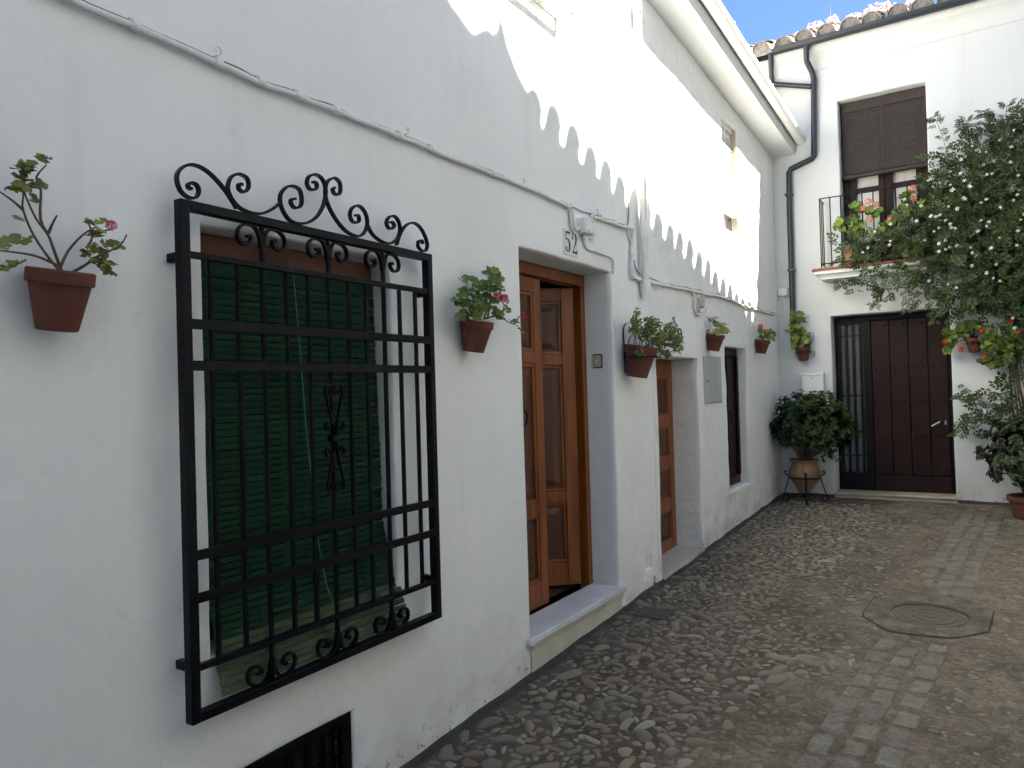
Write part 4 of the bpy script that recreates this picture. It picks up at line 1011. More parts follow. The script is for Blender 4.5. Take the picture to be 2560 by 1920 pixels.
MB().lathe([(.012, 0), (.012, .02), (.009, .025)], (.03, q.y+.01, q.z-.063), 10).build('gland', 'white_paint', J, smooth=True)
q = onX(r6(672, 625), .02)
J = jbox('junction_box', 'small tan junction box under the cables beyond the wooden door', (-.02, q.y-.07, q.z-.045), (.035, q.y+.07, q.z+.04)); J.children[0].data.materials[0] = M['ivory']
MB().box((.035, q.y-.06, q.z-.035), (.041, q.y+.06, q.z+.03)).build('lid', 'ivory', J, bevel=.003)
a = onY(pd(1335, 275), YE-.03); b = onY(pd(1490, 385), YE-.03)
J = jbox('junction_box', 'white wall box beside the black downpipe in the corner', (a.x, YE-.045, b.z), (b.x, YE+.01, a.z))
MB().box((a.x+.006, YE-.050, b.z+.006), (b.x-.006, YE-.0452, a.z-.006)).build('lid', 'white_paint', J, bevel=.002)
def ep(x, y, Y=YE-.015): return tuple(onY(pd(x, y), Y))
MB().tube(smooth_pts([ep(1330, 345), ep(1265, 375), ep(1248, 430), ep(1250, 550), ep(1262, 690)], 4), .008, 7).build('conduit', 'pipe_paint', J, smooth=True)
MB().tube(smooth_pts([ep(1415, 380), ep(1420, 450), ep(1440, 560), ep(1448, 650), ep(1420, 690), ep(1395, 670)], 4), .008, 7).build('conduit', 'pipe_paint', J, smooth=True)
MB().tube(smooth_pts([ep(1262, 690), ep(1350, 690), ep(1440, 675), ep(1520, 655)], 4), .003, 6).build('wire', 'pipe_paint', J, smooth=True)

# ================================================================== NUMBERS
GL = {'5': [[(.18, .93, .13), (.92, .93, .13)], [(.20, .95, .05), (.17, .53, .05)], [(.17, .55, .04), (.32, .62, .05), (.55, .61, .09), (.76, .48, .15), (.80, .28, .16), (.70, .10, .12), (.48, .03, .06), (.28, .06, .07), (.18, .17, .13), (.24, .23, .10)]],
      '2': [[(.28, .70, .10), (.18, .75, .12), (.22, .90, .07), (.45, .98, .07), (.70, .90, .13), (.79, .72, .16), (.66, .50, .11), (.36, .25, .05), (.16, .09, .05)], [(.14, .065, .13), (.94, .065, .13)], [(.92, .06, .05), (.94, .22, .04)]],
      '4': [[(.66, .97, .05), (.10, .33, .06)], [(.06, .29, .09), (.97, .29, .09)], [(.68, .98, .17), (.68, .04, .17)], [(.48, .035, .07), (.88, .035, .07)]],
      '8': [[(.5+.30*math.sin(a), .745+.215*math.cos(a), .09+.05*abs(math.sin(a))) for a in [i*.5236 for i in range(13)]], [(.5+.36*math.sin(a), .27+.245*math.cos(a), .09+.06*abs(math.sin(a))) for a in [i*.5236 for i in range(13)]]]}
def glyph(ch, o, ux, uz, w, h, nrm, t=.0016):
    """flat printed figure: o = lower-left corner, ux/uz unit axes, nrm = outwards"""
    m = MB(); o = Vector(o); ux = Vector(ux); uz = Vector(uz); nrm = Vector(nrm)
    for s_i, st_ in enumerate(GL[ch]):
        P = [Vector((a*w, b*h)) for a, b, _ in st_]; Wd = [c*h*.8 for _, _, c in st_]
        P3 = smooth_pts([(p.x, p.y, wd) for p, wd in zip(P, Wd)], 4) if len(P) > 2 else [Vector((p.x, p.y, wd)) for p, wd in zip(P, Wd)]
        k = len(m.v); n = len(P3)
        for i, p in enumerate(P3):
            tg = P3[min(i+1, n-1)]-P3[max(i-1, 0)]; tg = Vector((tg.x, tg.y)).normalized(); nn = Vector((-tg.y, tg.x))
            for sg in (1, -1):
                c = Vector((p.x, p.y))+nn*sg*p.z/2
                for dd_ in (0, t+.0003*s_i): m.v.append(tuple(o+ux*c.x+uz*c.y+nrm*dd_))
        for i in range(n-1):
            a = k+i*4; m.f.append((a+1, a+5, a+7, a+3)); m.f.append((a, a+4, a+5, a+1)); m.f.append((a+2, a+3, a+7, a+6))
        m.f.append((k, k+1, k+3, k+2)); e = k+(n-1)*4; m.f.append((e, e+2, e+3, e+1))
    return m
N1 = thing('house_number', 'two white ceramic tiles with black figures 52 above the wooden door', 'number tiles', (0, 3.94, 2.47))
a = onX(nb(178, 440), .008); b = onX(nb(385, 850), .008)
z0 = (onX(nb(185, 795), .008).z+onX(nb(370, 855), .008).z)/2; z1 = (onX(nb(190, 430), .008).z+onX(nb(370, 510), .008).z)/2+.012
ym = (a.y+b.y)/2
for (q0, q1, ch) in ((a.y, ym-.001, '5'), (ym+.001, b.y, '2')):
    t_ = MB().box((-.01, q0, z0), (.007, q1, z1)).build('tile', 'ceramic', N1, bevel=.0015)
    wd = q1-q0; glyph(ch, (.0072, q0+wd*.10, z0+.018), (0, 1, 0), (0, 0, 1), wd*.85, (z1-z0)-.032, (1, 0, 0)).build('digit', 'ink', N1)
N2 = thing('house_number', 'black figures 48 half hidden under jasmine above the dark plank door', 'number figures', (1.2, YE, 2.55))
for ch, px_ in (('4', (432, 1046)), ('8', (535, 1038))):
    o_ = onY(z5(*px_), YE-.012); glyph(ch, (o_.x, YE-.006, o_.z), (1, 0, 0), (0, 0, 1), .068, .092, (0, -1, 0), .005).build('digit', 'iron', N2)

# ================================================================== METER CABINET, MAILBOX
a = onX(r6(690, 1066), .01); b = onX(r6(830, 1420), .01)
MC = thing('meter_cabinet', 'flush grey metal meter cabinet door with louvre slots between the two openings', 'cabinet', (0, a.y+.2, b.z))
m0, m1, n0, n1 = 6.335, 6.80, 1.512, 1.918
mo = MB().box((-.02, m0, n0), (.020, m1, n1)).build('door', 'grey_metal', MC, bevel=.003)
MB().box((-.02, m0-.012, n0-.012), (.013, m0-.001, n1+.012)).box((-.02, m1+.001, n0-.012), (.013, m1+.012, n1+.012)).box((-.02, m0-.001, n1+.001), (.013, m1+.001, n1+.012)).box((-.02, m0-.001, n0-.012), (.013, m1+.001, n0-.001)).build('frame', 'grey_metal', MC)
for ys_ in (m0+.10, m1-.16):
    for zc in (n1-.085, n1-.115, n1-.145, n0+.075, n0+.105, n0+.135): MB().box((.0195, ys_, zc), (.0235, ys_+.055, zc+.010)).build('louvre', 'grey_metal', mo)
MB().lathe([(.012, 0), (.010, .004), (0, .005)], (0, 0, 0), 10).build('lock', 'black_plastic', mo).matrix_basis = Matrix.Translation((.0202, m0+.045, 1.70)) @ Matrix.Rotation(R(90), 4, 'Y')
MX = thing('mailbox', 'white metal mailbox on the wall above the urn shrub', 'mailbox', (.37, YE, 1.5))
a = onY(r7(340, 645), YE-.09); b = onY(r7(472, 778), YE-.09)
MB().box((a.x, YE-.085, b.z), (b.x, YE+.005, a.z-.035)).build('body', 'white_paint', MX, bevel=.004)
MB().box((a.x-.006, YE-.097, a.z-.0345), (b.x+.006, YE+.005, a.z)).build('flap', 'white_paint', MX, bevel=.004)
mfd = MB().box((a.x+.006, YE-.090, b.z+.006), (b.x-.006, YE-.0853, a.z-.042)).build('door', 'white_paint', MX, bevel=.002)
MB().lathe([(.008, 0), (.007, .004), (0, .005)], (0, 0, 0), 10).build('lock', 'iron', mfd).matrix_basis = Matrix.Translation(((a.x+b.x)/2, YE-.090, a.z-.065)) @ Matrix.Rotation(R(90), 4, 'X')

# ================================================================== PLANT KIT
def ger_leaf(seed=0):
    rnd = random.Random(seed); m = MB(); n = 13
    m.v.append((0, 0, -.10))
    for i in range(n):
        a = math.pi*(-.5+.10)+(2*math.pi-.2*math.pi)*i/(n-1); rr = 1+.13*math.cos(a*5+1)+rnd.uniform(-.06, .06)
        m.v.append((rr*math.cos(a), rr*math.sin(a), .16+.14*math.sin(a*4+seed)+rnd.uniform(-.05, .05)))
    for i in range(n-1): m.f.append((0, i+1, i+2))
    return m
def ov_leaf(w=.42, fold=.12, bend=.18):
    m = MB(); m.v += [(0, 0, 0), (-w*.5, .35, fold), (w*.5, .35, fold), (0, .38, 0), (-w*.4, .72, fold*.8-bend*.4), (w*.4, .72, fold*.8-bend*.4), (0, .74, -bend*.4), (0, 1, -bend)]
    m.f += [(0, 3, 1), (0, 2, 3), (1, 3, 6, 4), (3, 2, 5, 6), (4, 6, 7), (6, 5, 7)]
    return m
def floret(m, c, d, r, rnd, np_=5, wid=.62):
    d = Vector(d).normalized(); u = d.orthogonal().normalized(); w = d.cross(u); a0 = rnd.uniform(0, 6.28)
    c = Vector(c)
    for i in range(np_):
        a = a0+2*math.pi*i/np_; e = u*math.cos(a)+w*math.sin(a); s = u*-math.sin(a)+w*math.cos(a)
        k = len(m.v); m.v += [tuple(c), tuple(c+e*r*.62+s*r*wid*.5+d*r*.18), tuple(c+e*r+d*r*.10), tuple(c+e*r*.62-s*r*wid*.5+d*r*.18)]; m.f.append((k, k+1, k+2, k+3))
def flower_head(seed, n=11, R_=1.0, fr=.42):
    rnd = random.Random(seed); m = MB()
    for i in range(n):
        z = 1-1.25*(i+.5)/n; a = i*2.4; q = math.sqrt(max(0, 1-z*z)); d = Vector((q*math.cos(a), q*math.sin(a), z))
        floret(m, d*R_*.72, d+Vector((0, 0, .2)), fr*R_*1.25, rnd)
    return m
GLM = [ger_leaf(i) for i in range(4)]; GLme = {}
def shared(key, mb, mat_, smooth=True):
    k = (key, mat_)
    if k not in GLme:
        me = mb.mesh(key, smooth); me.materials.append(M[mat_]); GLme[k] = me
    return GLme[k]
HEADS = [flower_head(i) for i in range(4)]; OV = ov_leaf(); OVN = ov_leaf(.28, .08, .15); OVW = ov_leaf(.62, .14, .22)
def orient(pos, nrm, size, rnd, tilt=.5):
    n = (Vector(nrm).normalized()+Vector((rnd.uniform(-1, 1), rnd.uniform(-1, 1), rnd.uniform(-1, 1)))*tilt).normalized()
    qt = Vector((0, 0, 1)).rotation_difference(n)
    return Matrix.Translation(pos) @ qt.to_matrix().to_4x4() @ Matrix.Rotation(rnd.uniform(0, 6.28), 4, 'Z') @ Matrix.Diagonal((size, size, size, 1))
def along(pos, d, size, rnd, upv=(0, 0, 1), tw=.6):
    """leaf whose length runs along d"""
    d = Vector(d).normalized(); z = Vector(upv)+Vector((rnd.uniform(-1, 1), rnd.uniform(-1, 1), rnd.uniform(-1, 1)))*tw
    x = d.cross(z); x = x.normalized() if x.length > 1e-5 else d.orthogonal().normalized(); z = x.cross(d)
    return Matrix(((x.x*size, d.x*size, z.x*size, pos[0]), (x.y*size, d.y*size, z.y*size, pos[1]), (x.z*size, d.z*size, z.z*size, pos[2]), (0, 0, 0, 1)))
def pot(t, c, zt, r=.08, h=.155, mat_='terracotta', rim=.036, rb=.6, n=28, lean='X'):
    x, y = c; rb_ = r*rb; th = math.atan((r-rb_)/h)*.9
    mx = Matrix.Translation((x, y, zt)) @ Matrix.Rotation(th, 4, 'Y' if lean == 'X' else 'X')
    prof = [(0, -h), (rb_, -h), (rb_+.002, -h+.004), (r*.90, -rim-.002), (r*.985, -rim), (r, -rim+.004), (r, -.004), (r-.004, 0), (r-.011, 0), (r-.013, -.004), (r*.82, -.02)]
    p = link('pot', MB().lathe(prof, (0, 0, 0), n, cap=False).mesh('pot', True, 35), mat_, t, mx)
    link('soil', MB().lathe([(r*.84, 0), (r*.5, .004), (0, .006)], (0, 0, -.018), 14, cap=False).mesh('soil', True), 'soil', t, mx)
    return p
def stems(t, lists, r, mat_, name='stem'):
    for l in lists:
        p = smooth_pts(l, 3); sc = [1-.6*i/(len(p)-1) for i in range(len(p))]
        MB().tube(p, r, 6, scales=sc).build(name, mat_, t, smooth=True)
def pleaf(t, px, plane, base, spread, size, mat_, rnd, nrm, mb='g', tilt=.5):
    d = base+rnd.uniform(-spread, spread); q = onX(px, d) if plane == 'X' else onY(px, d)
    if mb == 'g': i = rnd.randrange(4); me = shared('leaf%d' % i, GLM[i], mat_)
    else: me = shared('leaf_ov', OVW, mat_)
    return link('leaf', me, None, t, orient(q, nrm, size*rnd.uniform(.8, 1.2), rnd, tilt))
def head(t, q, size, mat_, rnd, nrm=(.6, -.4, .7), name='flower'):
    i = rnd.randrange(4); return link(name, shared('flower_head%d' % i, HEADS[i], mat_), None, t, orient(q, nrm, size, rnd, .3))

# ---- A: leggy geranium, far left
rnd = random.Random(21)
def XA(p, d=0.0): return onX(r1(*p), .092+d)
yA_ = onX(r1(397, 935), .083); A = thing('potted_geranium', 'leggy half-bare geranium with one pink bloom in a wall pot beside the black grille', 'potted plant', (0, yA_.y, yA_.z-.15), 'terracotta pots hung on the walls')
pot(A, (.083, yA_.y), yA_.z+.006, .080, .158)
AS = [[(395, 930), (330, 860), (215, 690), (150, 530), (150, 450), (165, 290)], [(150, 530), (80, 470), (-20, 400)], [(400, 930), (345, 780), (310, 690), (235, 590), (170, 450), (158, 400)], [(312, 690), (262, 590), (265, 400), (235, 320), (300, 240)], [(315, 680), (340, 620), (370, 565)],
      [(385, 920), (440, 800), (540, 690), (625, 640)], [(370, 890), (250, 835), (130, 810), (-20, 792)], [(440, 950), (550, 890), (620, 840), (700, 800), (780, 760), (822, 690)], [(600, 690), (660, 672), (720, 655)], [(560, 780), (600, 700), (570, 610)]]
dep = [.0, .01, -.02, -.01, .02, .03, .02, .05, .03, .02]
stems(A, [[XA(p, d*i/(len(l)-1)*1.6) for i, p in enumerate(l)] for l, d in zip(AS, dep)], .0042, 'stem_dry')
AL = [(270, 200), (300, 195), (130, 250), (165, 245), (210, 235), (205, 280), (155, 295), (145, 345), (140, 320), (75, 380), (120, 375), (155, 400), (205, 385), (245, 385), (265, 360), (215, 455), (120, 590), (60, 740), (110, 735), (160, 735), (60, 890), (25, 900), (110, 870), (10, 770), (590, 610), (640, 615), (570, 605), (620, 680), (650, 670), (590, 700), (640, 705), (620, 760), (600, 790), (545, 800), (560, 820), (660, 800), (700, 760), (760, 740), (780, 775), (740, 760), (690, 800), (640, 860), (610, 860), (660, 900), (700, 880), (700, 940), (715, 885), (670, 920), (595, 865)]
for p in AL+[(a+rnd.uniform(-24, 24), b+rnd.uniform(-18, 18)) for a, b in AL]: pleaf(A, r1(*p), 'X', .105, .03, .0135 if p[0] > 300 else .0165, 'leaf_dry', rnd, (.55, -.25, .9), tilt=.55)
head(A, onX(r1(722, 632), .115), .0165, 'pet_pink', rnd)
# ---- B: red geranium beside door 52
def XB(p, d=0.0): return onX(ph(*p), .083+d)
yb = onX(ph(595, 1040), .083); B = thing('potted_geranium', 'bushy geranium with crimson bloom in a wall pot beside the number 52 door', 'potted plant', (0, yb.y, yb.z-.15), 'terracotta pots hung on the walls')
pot(B, (.083, yb.y), yb.z+.004, .081, .150)
BS = [[(560, 1020), (470, 830), (430, 600), (420, 400)], [(640, 1010), (620, 800), (500, 620), (540, 430)], [(700, 1010), (760, 800), (700, 600), (620, 440)], [(760, 1000), (790, 750), (820, 500), (840, 300)], [(600, 1020), (430, 900), (330, 760), (250, 710)], [(720, 1000), (800, 975), (900, 960), (1010, 1000), (1100, 1060), (1230, 1110), (1310, 1200)], [(1000, 990), (1010, 860), (1020, 780), (950, 680)], [(1225, 1050), (1250, 980), (1310, 930)], [(1180, 1080), (1230, 1040)]]
stems(B, [[XB(p, .06*math.sin(j*1.7)*i/(len(l)-1)) for i, p in enumerate(l)] for j, l in enumerate(BS)], .0042, 'stem')
BL = [(380, 370), (430, 350), (490, 360), (360, 400), (540, 410), (620, 440), (600, 480), (380, 560), (350, 640), (330, 560), (430, 590), (520, 560), (570, 570), (600, 600), (600, 660), (520, 640), (250, 700), (240, 740), (320, 740), (360, 730), (420, 730), (340, 790), (400, 780), (470, 800), (560, 760), (620, 740), (690, 700), (700, 650), (740, 640), (650, 820), (600, 850), (560, 860), (620, 900), (700, 830), (740, 840), (760, 800), (560, 920), (600, 980), (330, 960), (300, 980), (380, 960), (350, 1000), (780, 220), (830, 230), (880, 240), (730, 280), (780, 290), (840, 310), (890, 300), (800, 370), (850, 370), (900, 380), (970, 370), (940, 350), (780, 430), (830, 440), (880, 450), (930, 440), (740, 500), (800, 520), (860, 520), (920, 520), (980, 520), (780, 570), (700, 470), (900, 720), (860, 700), (830, 740), (880, 850), (930, 880), (900, 900), (960, 890), (940, 950), (1040, 800), (1060, 850), (1080, 870), (980, 1000), (1130, 1030), (1180, 1040), (1230, 1050), (1250, 1160), (1310, 1210)]
for p in BL+[(a+rnd.uniform(-40, 40), b+rnd.uniform(-35, 35)) for a, b in BL if a < 1000][::2]: pleaf(B, ph(*p), 'X', .095, .055, (.0235 if p[0] < 1000 else .016), 'leaf_ger', rnd, (.6, -.35, .75), tilt=.5)
for p in ((880, 635), (945, 618), (1000, 660), (1055, 720), (960, 690), (1040, 655)): head(B, onX(ph(*p), .13+rnd.uniform(-.015, .015)), .017, 'pet_red', rnd)
for p in ((1315, 925), (1318, 975)): head(B, onX(ph(*p), .10), .013, 'pet_red', rnd)
# ---- C: twiggy shrub in an iron ring
yc = onX(pc(520, 880), .125); Cp = thing('potted_shrub', 'twiggy small-leaved shrub in a larger terracotta pot held by an iron ring bracket', 'potted plant', (0, yc.y, yc.z-.2), 'terracotta pots hung on the walls')
pot(Cp, (.128, yc.y), yc.z+.004, .112, .215, rim=.055)
zr_ = yc.z-.075
br = MB().tube([(.128+.108*math.cos(a), yc.y+.108*math.sin(a), zr_) for a in [i*2*math.pi/24 for i in range(25)]], .005, 6).build('ring_bracket', 'iron', Cp, smooth=True)
MB().strip(smooth_pts([(.012, yc.y-.02, zr_-.10), (.010, yc.y-.02, zr_+.05), (.010, yc.y-.025, zr_+.20), (.035, yc.y-.03, zr_+.24)], 4), .014, .005, (0, 1, 0)).build('bracket_bar', 'iron', br, smooth=True)
MB().tube([(.012, yc.y-.02, zr_+.03), (.05, yc.y-.01, zr_+.14), (.09, yc.y, zr_+.19)], .004, 6).build('bracket_stay', 'iron', br, smooth=True)
hk = [onX(pc(*p), .02) for p in ((1370, 760), (1362, 640), (1350, 560), (1325, 510), (1300, 540), (1295, 620), (1310, 680))]
HK = thing('iron_hook', 'bare black iron loop hook on the wall beside the twiggy shrub', 'hook', tuple(hk[0]))
MB().tube(smooth_pts(hk+[Vector((-.01, hk[-1].y, hk[-1].z))], 4), .0055, 6).build('loop', 'iron', HK, smooth=True)
MB().tube([(.02, hk[0].y, hk[0].z), (-.01, hk[0].y, hk[0].z)], .008, 7).build('fixing', 'iron', HK, smooth=True)
EL = [(400, 400, 110, 130, 40), (380, 560, 110, 90, 34), (720, 390, 170, 100, 60), (660, 560, 200, 110, 60), (560, 680, 160, 90, 26), (1120, 550, 140, 100, 62), (1000, 690, 230, 110, 70), (1260, 740, 100, 120, 50), (1260, 920, 110, 90, 40), (800, 780, 140, 70, 30), (1010, 1050, 120, 50, 34), (480, 1010, 90, 80, 24), (410, 180, 50, 60, 9), (1180, 370, 50, 60, 8), (930, 900, 110, 90, 16)]
m = MB(); tw = []
for (cx, cy, rx, ry, n) in EL:
    dX = rnd.uniform(-.03, .08); top = onX(pc(cx, cy), .128+dX); b0 = Vector((.128+rnd.uniform(-.04, .04), yc.y+rnd.uniform(-.05, .05), yc.z-.01))
    mid = b0.lerp(top, .55)+Vector((rnd.uniform(-.02, .02), rnd.uniform(-.04, .04), .03)); tw.append([b0, mid, top])
    for i in range(int(n*1.9)):
        a = rnd.uniform(0, 6.28); q = math.sqrt(rnd.random()); p = onX(pc(cx+rx*q*math.cos(a), cy+ry*q*math.sin(a)), .128+dX+rnd.uniform(-.045, .045))
        m.add(OV.v, OV.f, along(p, (rnd.uniform(-.2, .8), rnd.uniform(-1, 1), rnd.uniform(-.5, .9)), rnd.uniform(.026, .042), rnd))
        if i % 9 == 0: tw.append([mid, mid.lerp(p, .6)+Vector((0, 0, .01)), p])
tag(m.build('foliage', 'leaf_shrub', Cp, smooth=True), kind='stuff')
stems(Cp, tw, .0034, 'stem', 'twig')
# ---- D, E: small pink pots
def small_pot(cpx, X, label, leaf_px, fl, lmat, fmat, lsize, st_px, rr=.080, hh=.150):
    c = onX(pd(*cpx), X); t = thing('potted_geranium', label, 'potted plant', (0, c.y, c.z-.15), 'terracotta pots hung on the walls')
    pot(t, (X, c.y), c.z+.004, rr, hh)
    stems(t, [[onX(pd(*p), X+.01) for p in l] for l in st_px], .0045, 'stem_dry' if lmat == 'leaf_dry' else 'stem')
    for p in leaf_px: pleaf(t, pd(*p), 'X', X+.01, .045, lsize, lmat, rnd, (.6, -.5, .7), tilt=.55)
    for p in fl: head(t, onX(pd(*p), X+rnd.uniform(-.02, .04)), .020, fmat, rnd)
    return t
small_pot((325, 1020), .083, 'sparse geranium with pale pink bloom in a wall pot above the grey cabinet', [(300, 820), (330, 850), (350, 880), (340, 830), (240, 800), (230, 760), (470, 940), (530, 960), (480, 970), (400, 980), (370, 970), (430, 1000), (350, 1000), (300, 990), (340, 960), (390, 860), (420, 910), (215, 970), (450, 850)], [(300, 745), (340, 745), (270, 760), (275, 935)], 'leaf_dry', 'pet_pale', .027, [[(330, 1010), (345, 900), (310, 800), (310, 750)], [(350, 1010), (420, 900), (545, 830)], [(340, 1010), (440, 980), (530, 955)], [(310, 1010), (290, 960), (275, 940)]])
small_pot((1090, 1108), .083, 'dark-leaved pot plant with two hot pink blooms in the wall pot closest to the corner', [(1040, 910), (1060, 940), (1080, 970), (1040, 960), (1150, 1000), (1200, 980), (1240, 990), (1270, 1010), (1180, 1030), (1130, 1040), (1220, 1040), (1260, 1060), (1060, 1060), (1100, 1060), (1040, 1090), (1200, 1080), (1250, 1100), (1150, 1080), (1230, 960), (1170, 970)], [(1030, 880), (1065, 878), (1110, 960), (1145, 950)], 'leaf_ger', 'pet_pink', .032, [[(1090, 1100), (1060, 980), (1045, 890)], [(1100, 1100), (1190, 1020), (1250, 980)], [(1095, 1100), (1120, 1000), (1125, 960)]])
# ---- F: end wall, scroll bracket
def EP(p, Y): return onY(pd(*p), Y)
cF = EP((1732, 1225), 9.05); Fp = thing('potted_geranium', 'lime-leaved geranium climbing the black downpipe from a pot in a scrolled iron bracket', 'potted plant', (cF.x, 9.05, cF.z-.16), 'terracotta pots hung on the walls')
pot(Fp, (cF.x, 9.060), cF.z+.004, .084, .160, lean='Y')
MB().tube([(cF.x+.078*math.cos(a), 9.052+.078*math.sin(a), cF.z-.06) for a in [i*2*math.pi/20 for i in range(21)]], .004, 6).build('ring_bracket', 'iron', Fp, smooth=True)
def fsc(l, Y=9.10, w=.010, t=.006): return MB().strip(smooth_pts([tuple(onY(pd(*p), Y)) for p in l], 4), w, t, (0, 1, 0)).build('scroll', 'iron', Fp, smooth=True, angle=50)
fsc([(1838, 1190), (1880, 1130), (1915, 1060), (1910, 1010), (1870, 980), (1820, 990), (1800, 1030)]); fsc([(1880, 1130), (1850, 1100), (1870, 1060), (1850, 1025), (1820, 1030), (1830, 1060)])
fsc([(1800, 1305), (1850, 1310), (1895, 1285), (1930, 1310), (1930, 1355), (1890, 1382), (1840, 1375)]); fsc([(1895, 1285), (1865, 1300), (1865, 1325), (1885, 1340), (1905, 1325), (1895, 1305)]); fsc([(1620, 1310), (1625, 1350), (1650, 1385)])
FL = [(1580, 665), (1600, 690), (1680, 680), (1720, 690), (1590, 750), (1640, 760), (1570, 770), (1690, 775), (1730, 785), (1630, 830), (1600, 850), (1560, 880), (1590, 890), (1550, 940), (1640, 890), (1490, 960), (1630, 960), (1580, 990), (1680, 930), (1720, 930), (1740, 960), (1650, 1000), (1600, 1040), (1690, 1010), (1740, 1000), (1790, 1010), (1830, 1040), (1640, 1060), (1700, 1060), (1760, 1070), (1810, 1090), (1620, 1110), (1680, 1120), (1740, 1130), (1800, 1130), (1640, 1170), (1600, 1190), (1700, 1180), (1760, 1180), (1820, 1190), (1590, 1210), (1730, 1210)]
for p in FL: pleaf(Fp, pd(*p), 'Y', 9.04, .04, .036, 'leaf_lime', rnd, (.1, -.8, .5), tilt=.5)
stems(Fp, [[EP(p, 9.06) for p in l] for l in ([(1720, 1220), (1640, 1100), (1600, 960), (1610, 820), (1590, 680)], [(1740, 1220), (1700, 1050), (1680, 950)], [(1760, 1220), (1780, 1100), (1800, 1020)], [(1720, 790), (1780, 820), (1820, 800)], [(1720, 720), (1780, 740), (1850, 725)])], .005, 'stem')
# ---- G: red geraniums on the end wall at the right
def g_pot(cpx, Y, label, ells, flowers, dead=(), rr=.085, lm='leaf_ger'):
    c = onY(pg(*cpx), Y); t = thing('potted_geranium', label, 'potted plant', (c.x, Y, c.z-.16), 'terracotta pots hung on the walls')
    pot(t, (c.x, Y), c.z+.004, rr, .160, lean='Y')
    MB().tube([(c.x+rr*.93*math.cos(a), Y+rr*.93*math.sin(a), c.z-.06) for a in [i*2*math.pi/20 for i in range(21)]], .004, 6).build('ring_bracket', 'iron', t, smooth=True)
    MB().strip([(c.x, Y+rr*.9, c.z-.06), (c.x, YE-.02, c.z-.06), (c.x, YE-.004, c.z+.0), (c.x, YE-.004, c.z+.12)], .012, .005, (1, 0, 0)).build('bracket_bar', 'iron', t)
    sl_ = []
    for (cx, cy, rx, ry, n) in ells:
        e = onY(pg(cx, cy), Y-.04); b0 = Vector((c.x, Y, c.z)); sl_.append([b0, b0.lerp(e, .5)+Vector((0, -.03, .03)), e])
        for i in range(n):
            a = rnd.uniform(0, 6.28); q = math.sqrt(rnd.random()); pleaf(t, pg(cx+rx*q*math.cos(a), cy+ry*q*math.sin(a)), 'Y', Y-.05, .07, .034, lm, rnd, (0, -.9, .5), tilt=.55)
    stems(t, sl_, .005, 'stem')
    for p in flowers: head(t, onY(pg(*p), Y-.12), .030, 'pet_scarlet', rnd, (0, -.9, .4))
    for p in dead: head(t, onY(pg(*p), Y-.10), .026, 'pet_dead', rnd, (0, -.9, .4))
g_pot((620, 690), 9.05, 'trailing scarlet geranium in a wall pot at the handle side of the dark plank door', [(400, 500, 120, 90, 16), (240, 640, 120, 80, 14), (120, 800, 110, 110, 16), (60, 600, 50, 80, 7), (60, 960, 70, 50, 7), (620, 460, 130, 90, 16), (440, 640, 60, 60, 6)], [(25, 800), (350, 940), (790, 560)])
g_pot((1250, 820), 9.02, 'large scarlet geranium in a wall pot under the jasmine stem', [(900, 640, 150, 120, 16), (960, 850, 170, 110, 20), (1160, 800, 150, 140, 18), (920, 1140, 130, 90, 14), (1080, 1240, 140, 90, 14), (1300, 900, 160, 170, 24), (1500, 800, 150, 150, 18), (1280, 1150, 170, 110, 18), (1420, 600, 140, 110, 14)], [(1560, 600), (1390, 340), (860, 1085)], [(720, 1175)])

# ---- H: urn with shrub on iron stand
gU = gz(8.72)
US = thing('potted_shrub', 'dark green clipped shrub in a clay urn standing in an iron tripod by the corner', 'potted plant', (.335, 8.72, gU))
ux_, uy_ = .338, 8.725; zb_u = .425
prof = [(0, 0), (.062, 0), (.066, .01), (.095, .06), (.128, .115), (.160, .165), (.172, .205), (.170, .235), (.155, .275), (.138, .31), (.132, .335), (.138, .352), (.156, .362), (.158, .374), (.150, .379), (.138, .374), (.130, .35)]
MB().lathe(prof, (ux_, uy_, zb_u), 36, cap=False).build('urn', 'clay', US, smooth=True, angle=50)
MB().lathe([(.134, 0), (.07, .006), (0, .01)], (ux_, uy_, zb_u+.348), 18, cap=False).build('soil', 'soil', US, smooth=True)
sd_ = MB().tube([(ux_+.166*math.cos(a), uy_+.166*math.sin(a), .598) for a in [i*2*math.pi/28 for i in range(29)]], .009, 6).build('stand_ring', 'iron', US, smooth=True)
for a in (R(-75), R(15), R(105), R(195)):
    c, s = math.cos(a), math.sin(a)
    zf = gz(uy_+.25*s)
    pts = [(.185, .655), (.205, .668), (.215, .650), (.200, .632), (.172, .615), (.170, .598), (.180, .55), (.205, .46), (.232, zf+.05), (.228, zf+.018), (.205, zf+.006), (.178, zf+.018), (.172, zf+.045), (.188, zf+.058)]
    MB().strip(smooth_pts([(max(.012, ux_+r_*c), min(YE-.01, uy_+r_*s), z_) for r_, z_ in pts], 3), .020, .011, (-s, c, 0)).build('stand_leg', 'iron', sd_, smooth=True, angle=50)
m = MB(); ctr = Vector((.445, 8.70, 1.19)); rr_ = Vector((.43, .34, .355)); rh = random.Random(11); tw = []
def shrub_pt(d, k):
    lump = 1+.24*nz((d.x*2.1+5, d.y*2.1, d.z*2.1))+.07*nz((d.x*6, d.y*6, d.z*6+3))
    return Vector((ctr.x+d.x*rr_.x*k*lump, ctr.y+d.y*rr_.y*k*lump, ctr.z+d.z*rr_.z*k*lump))
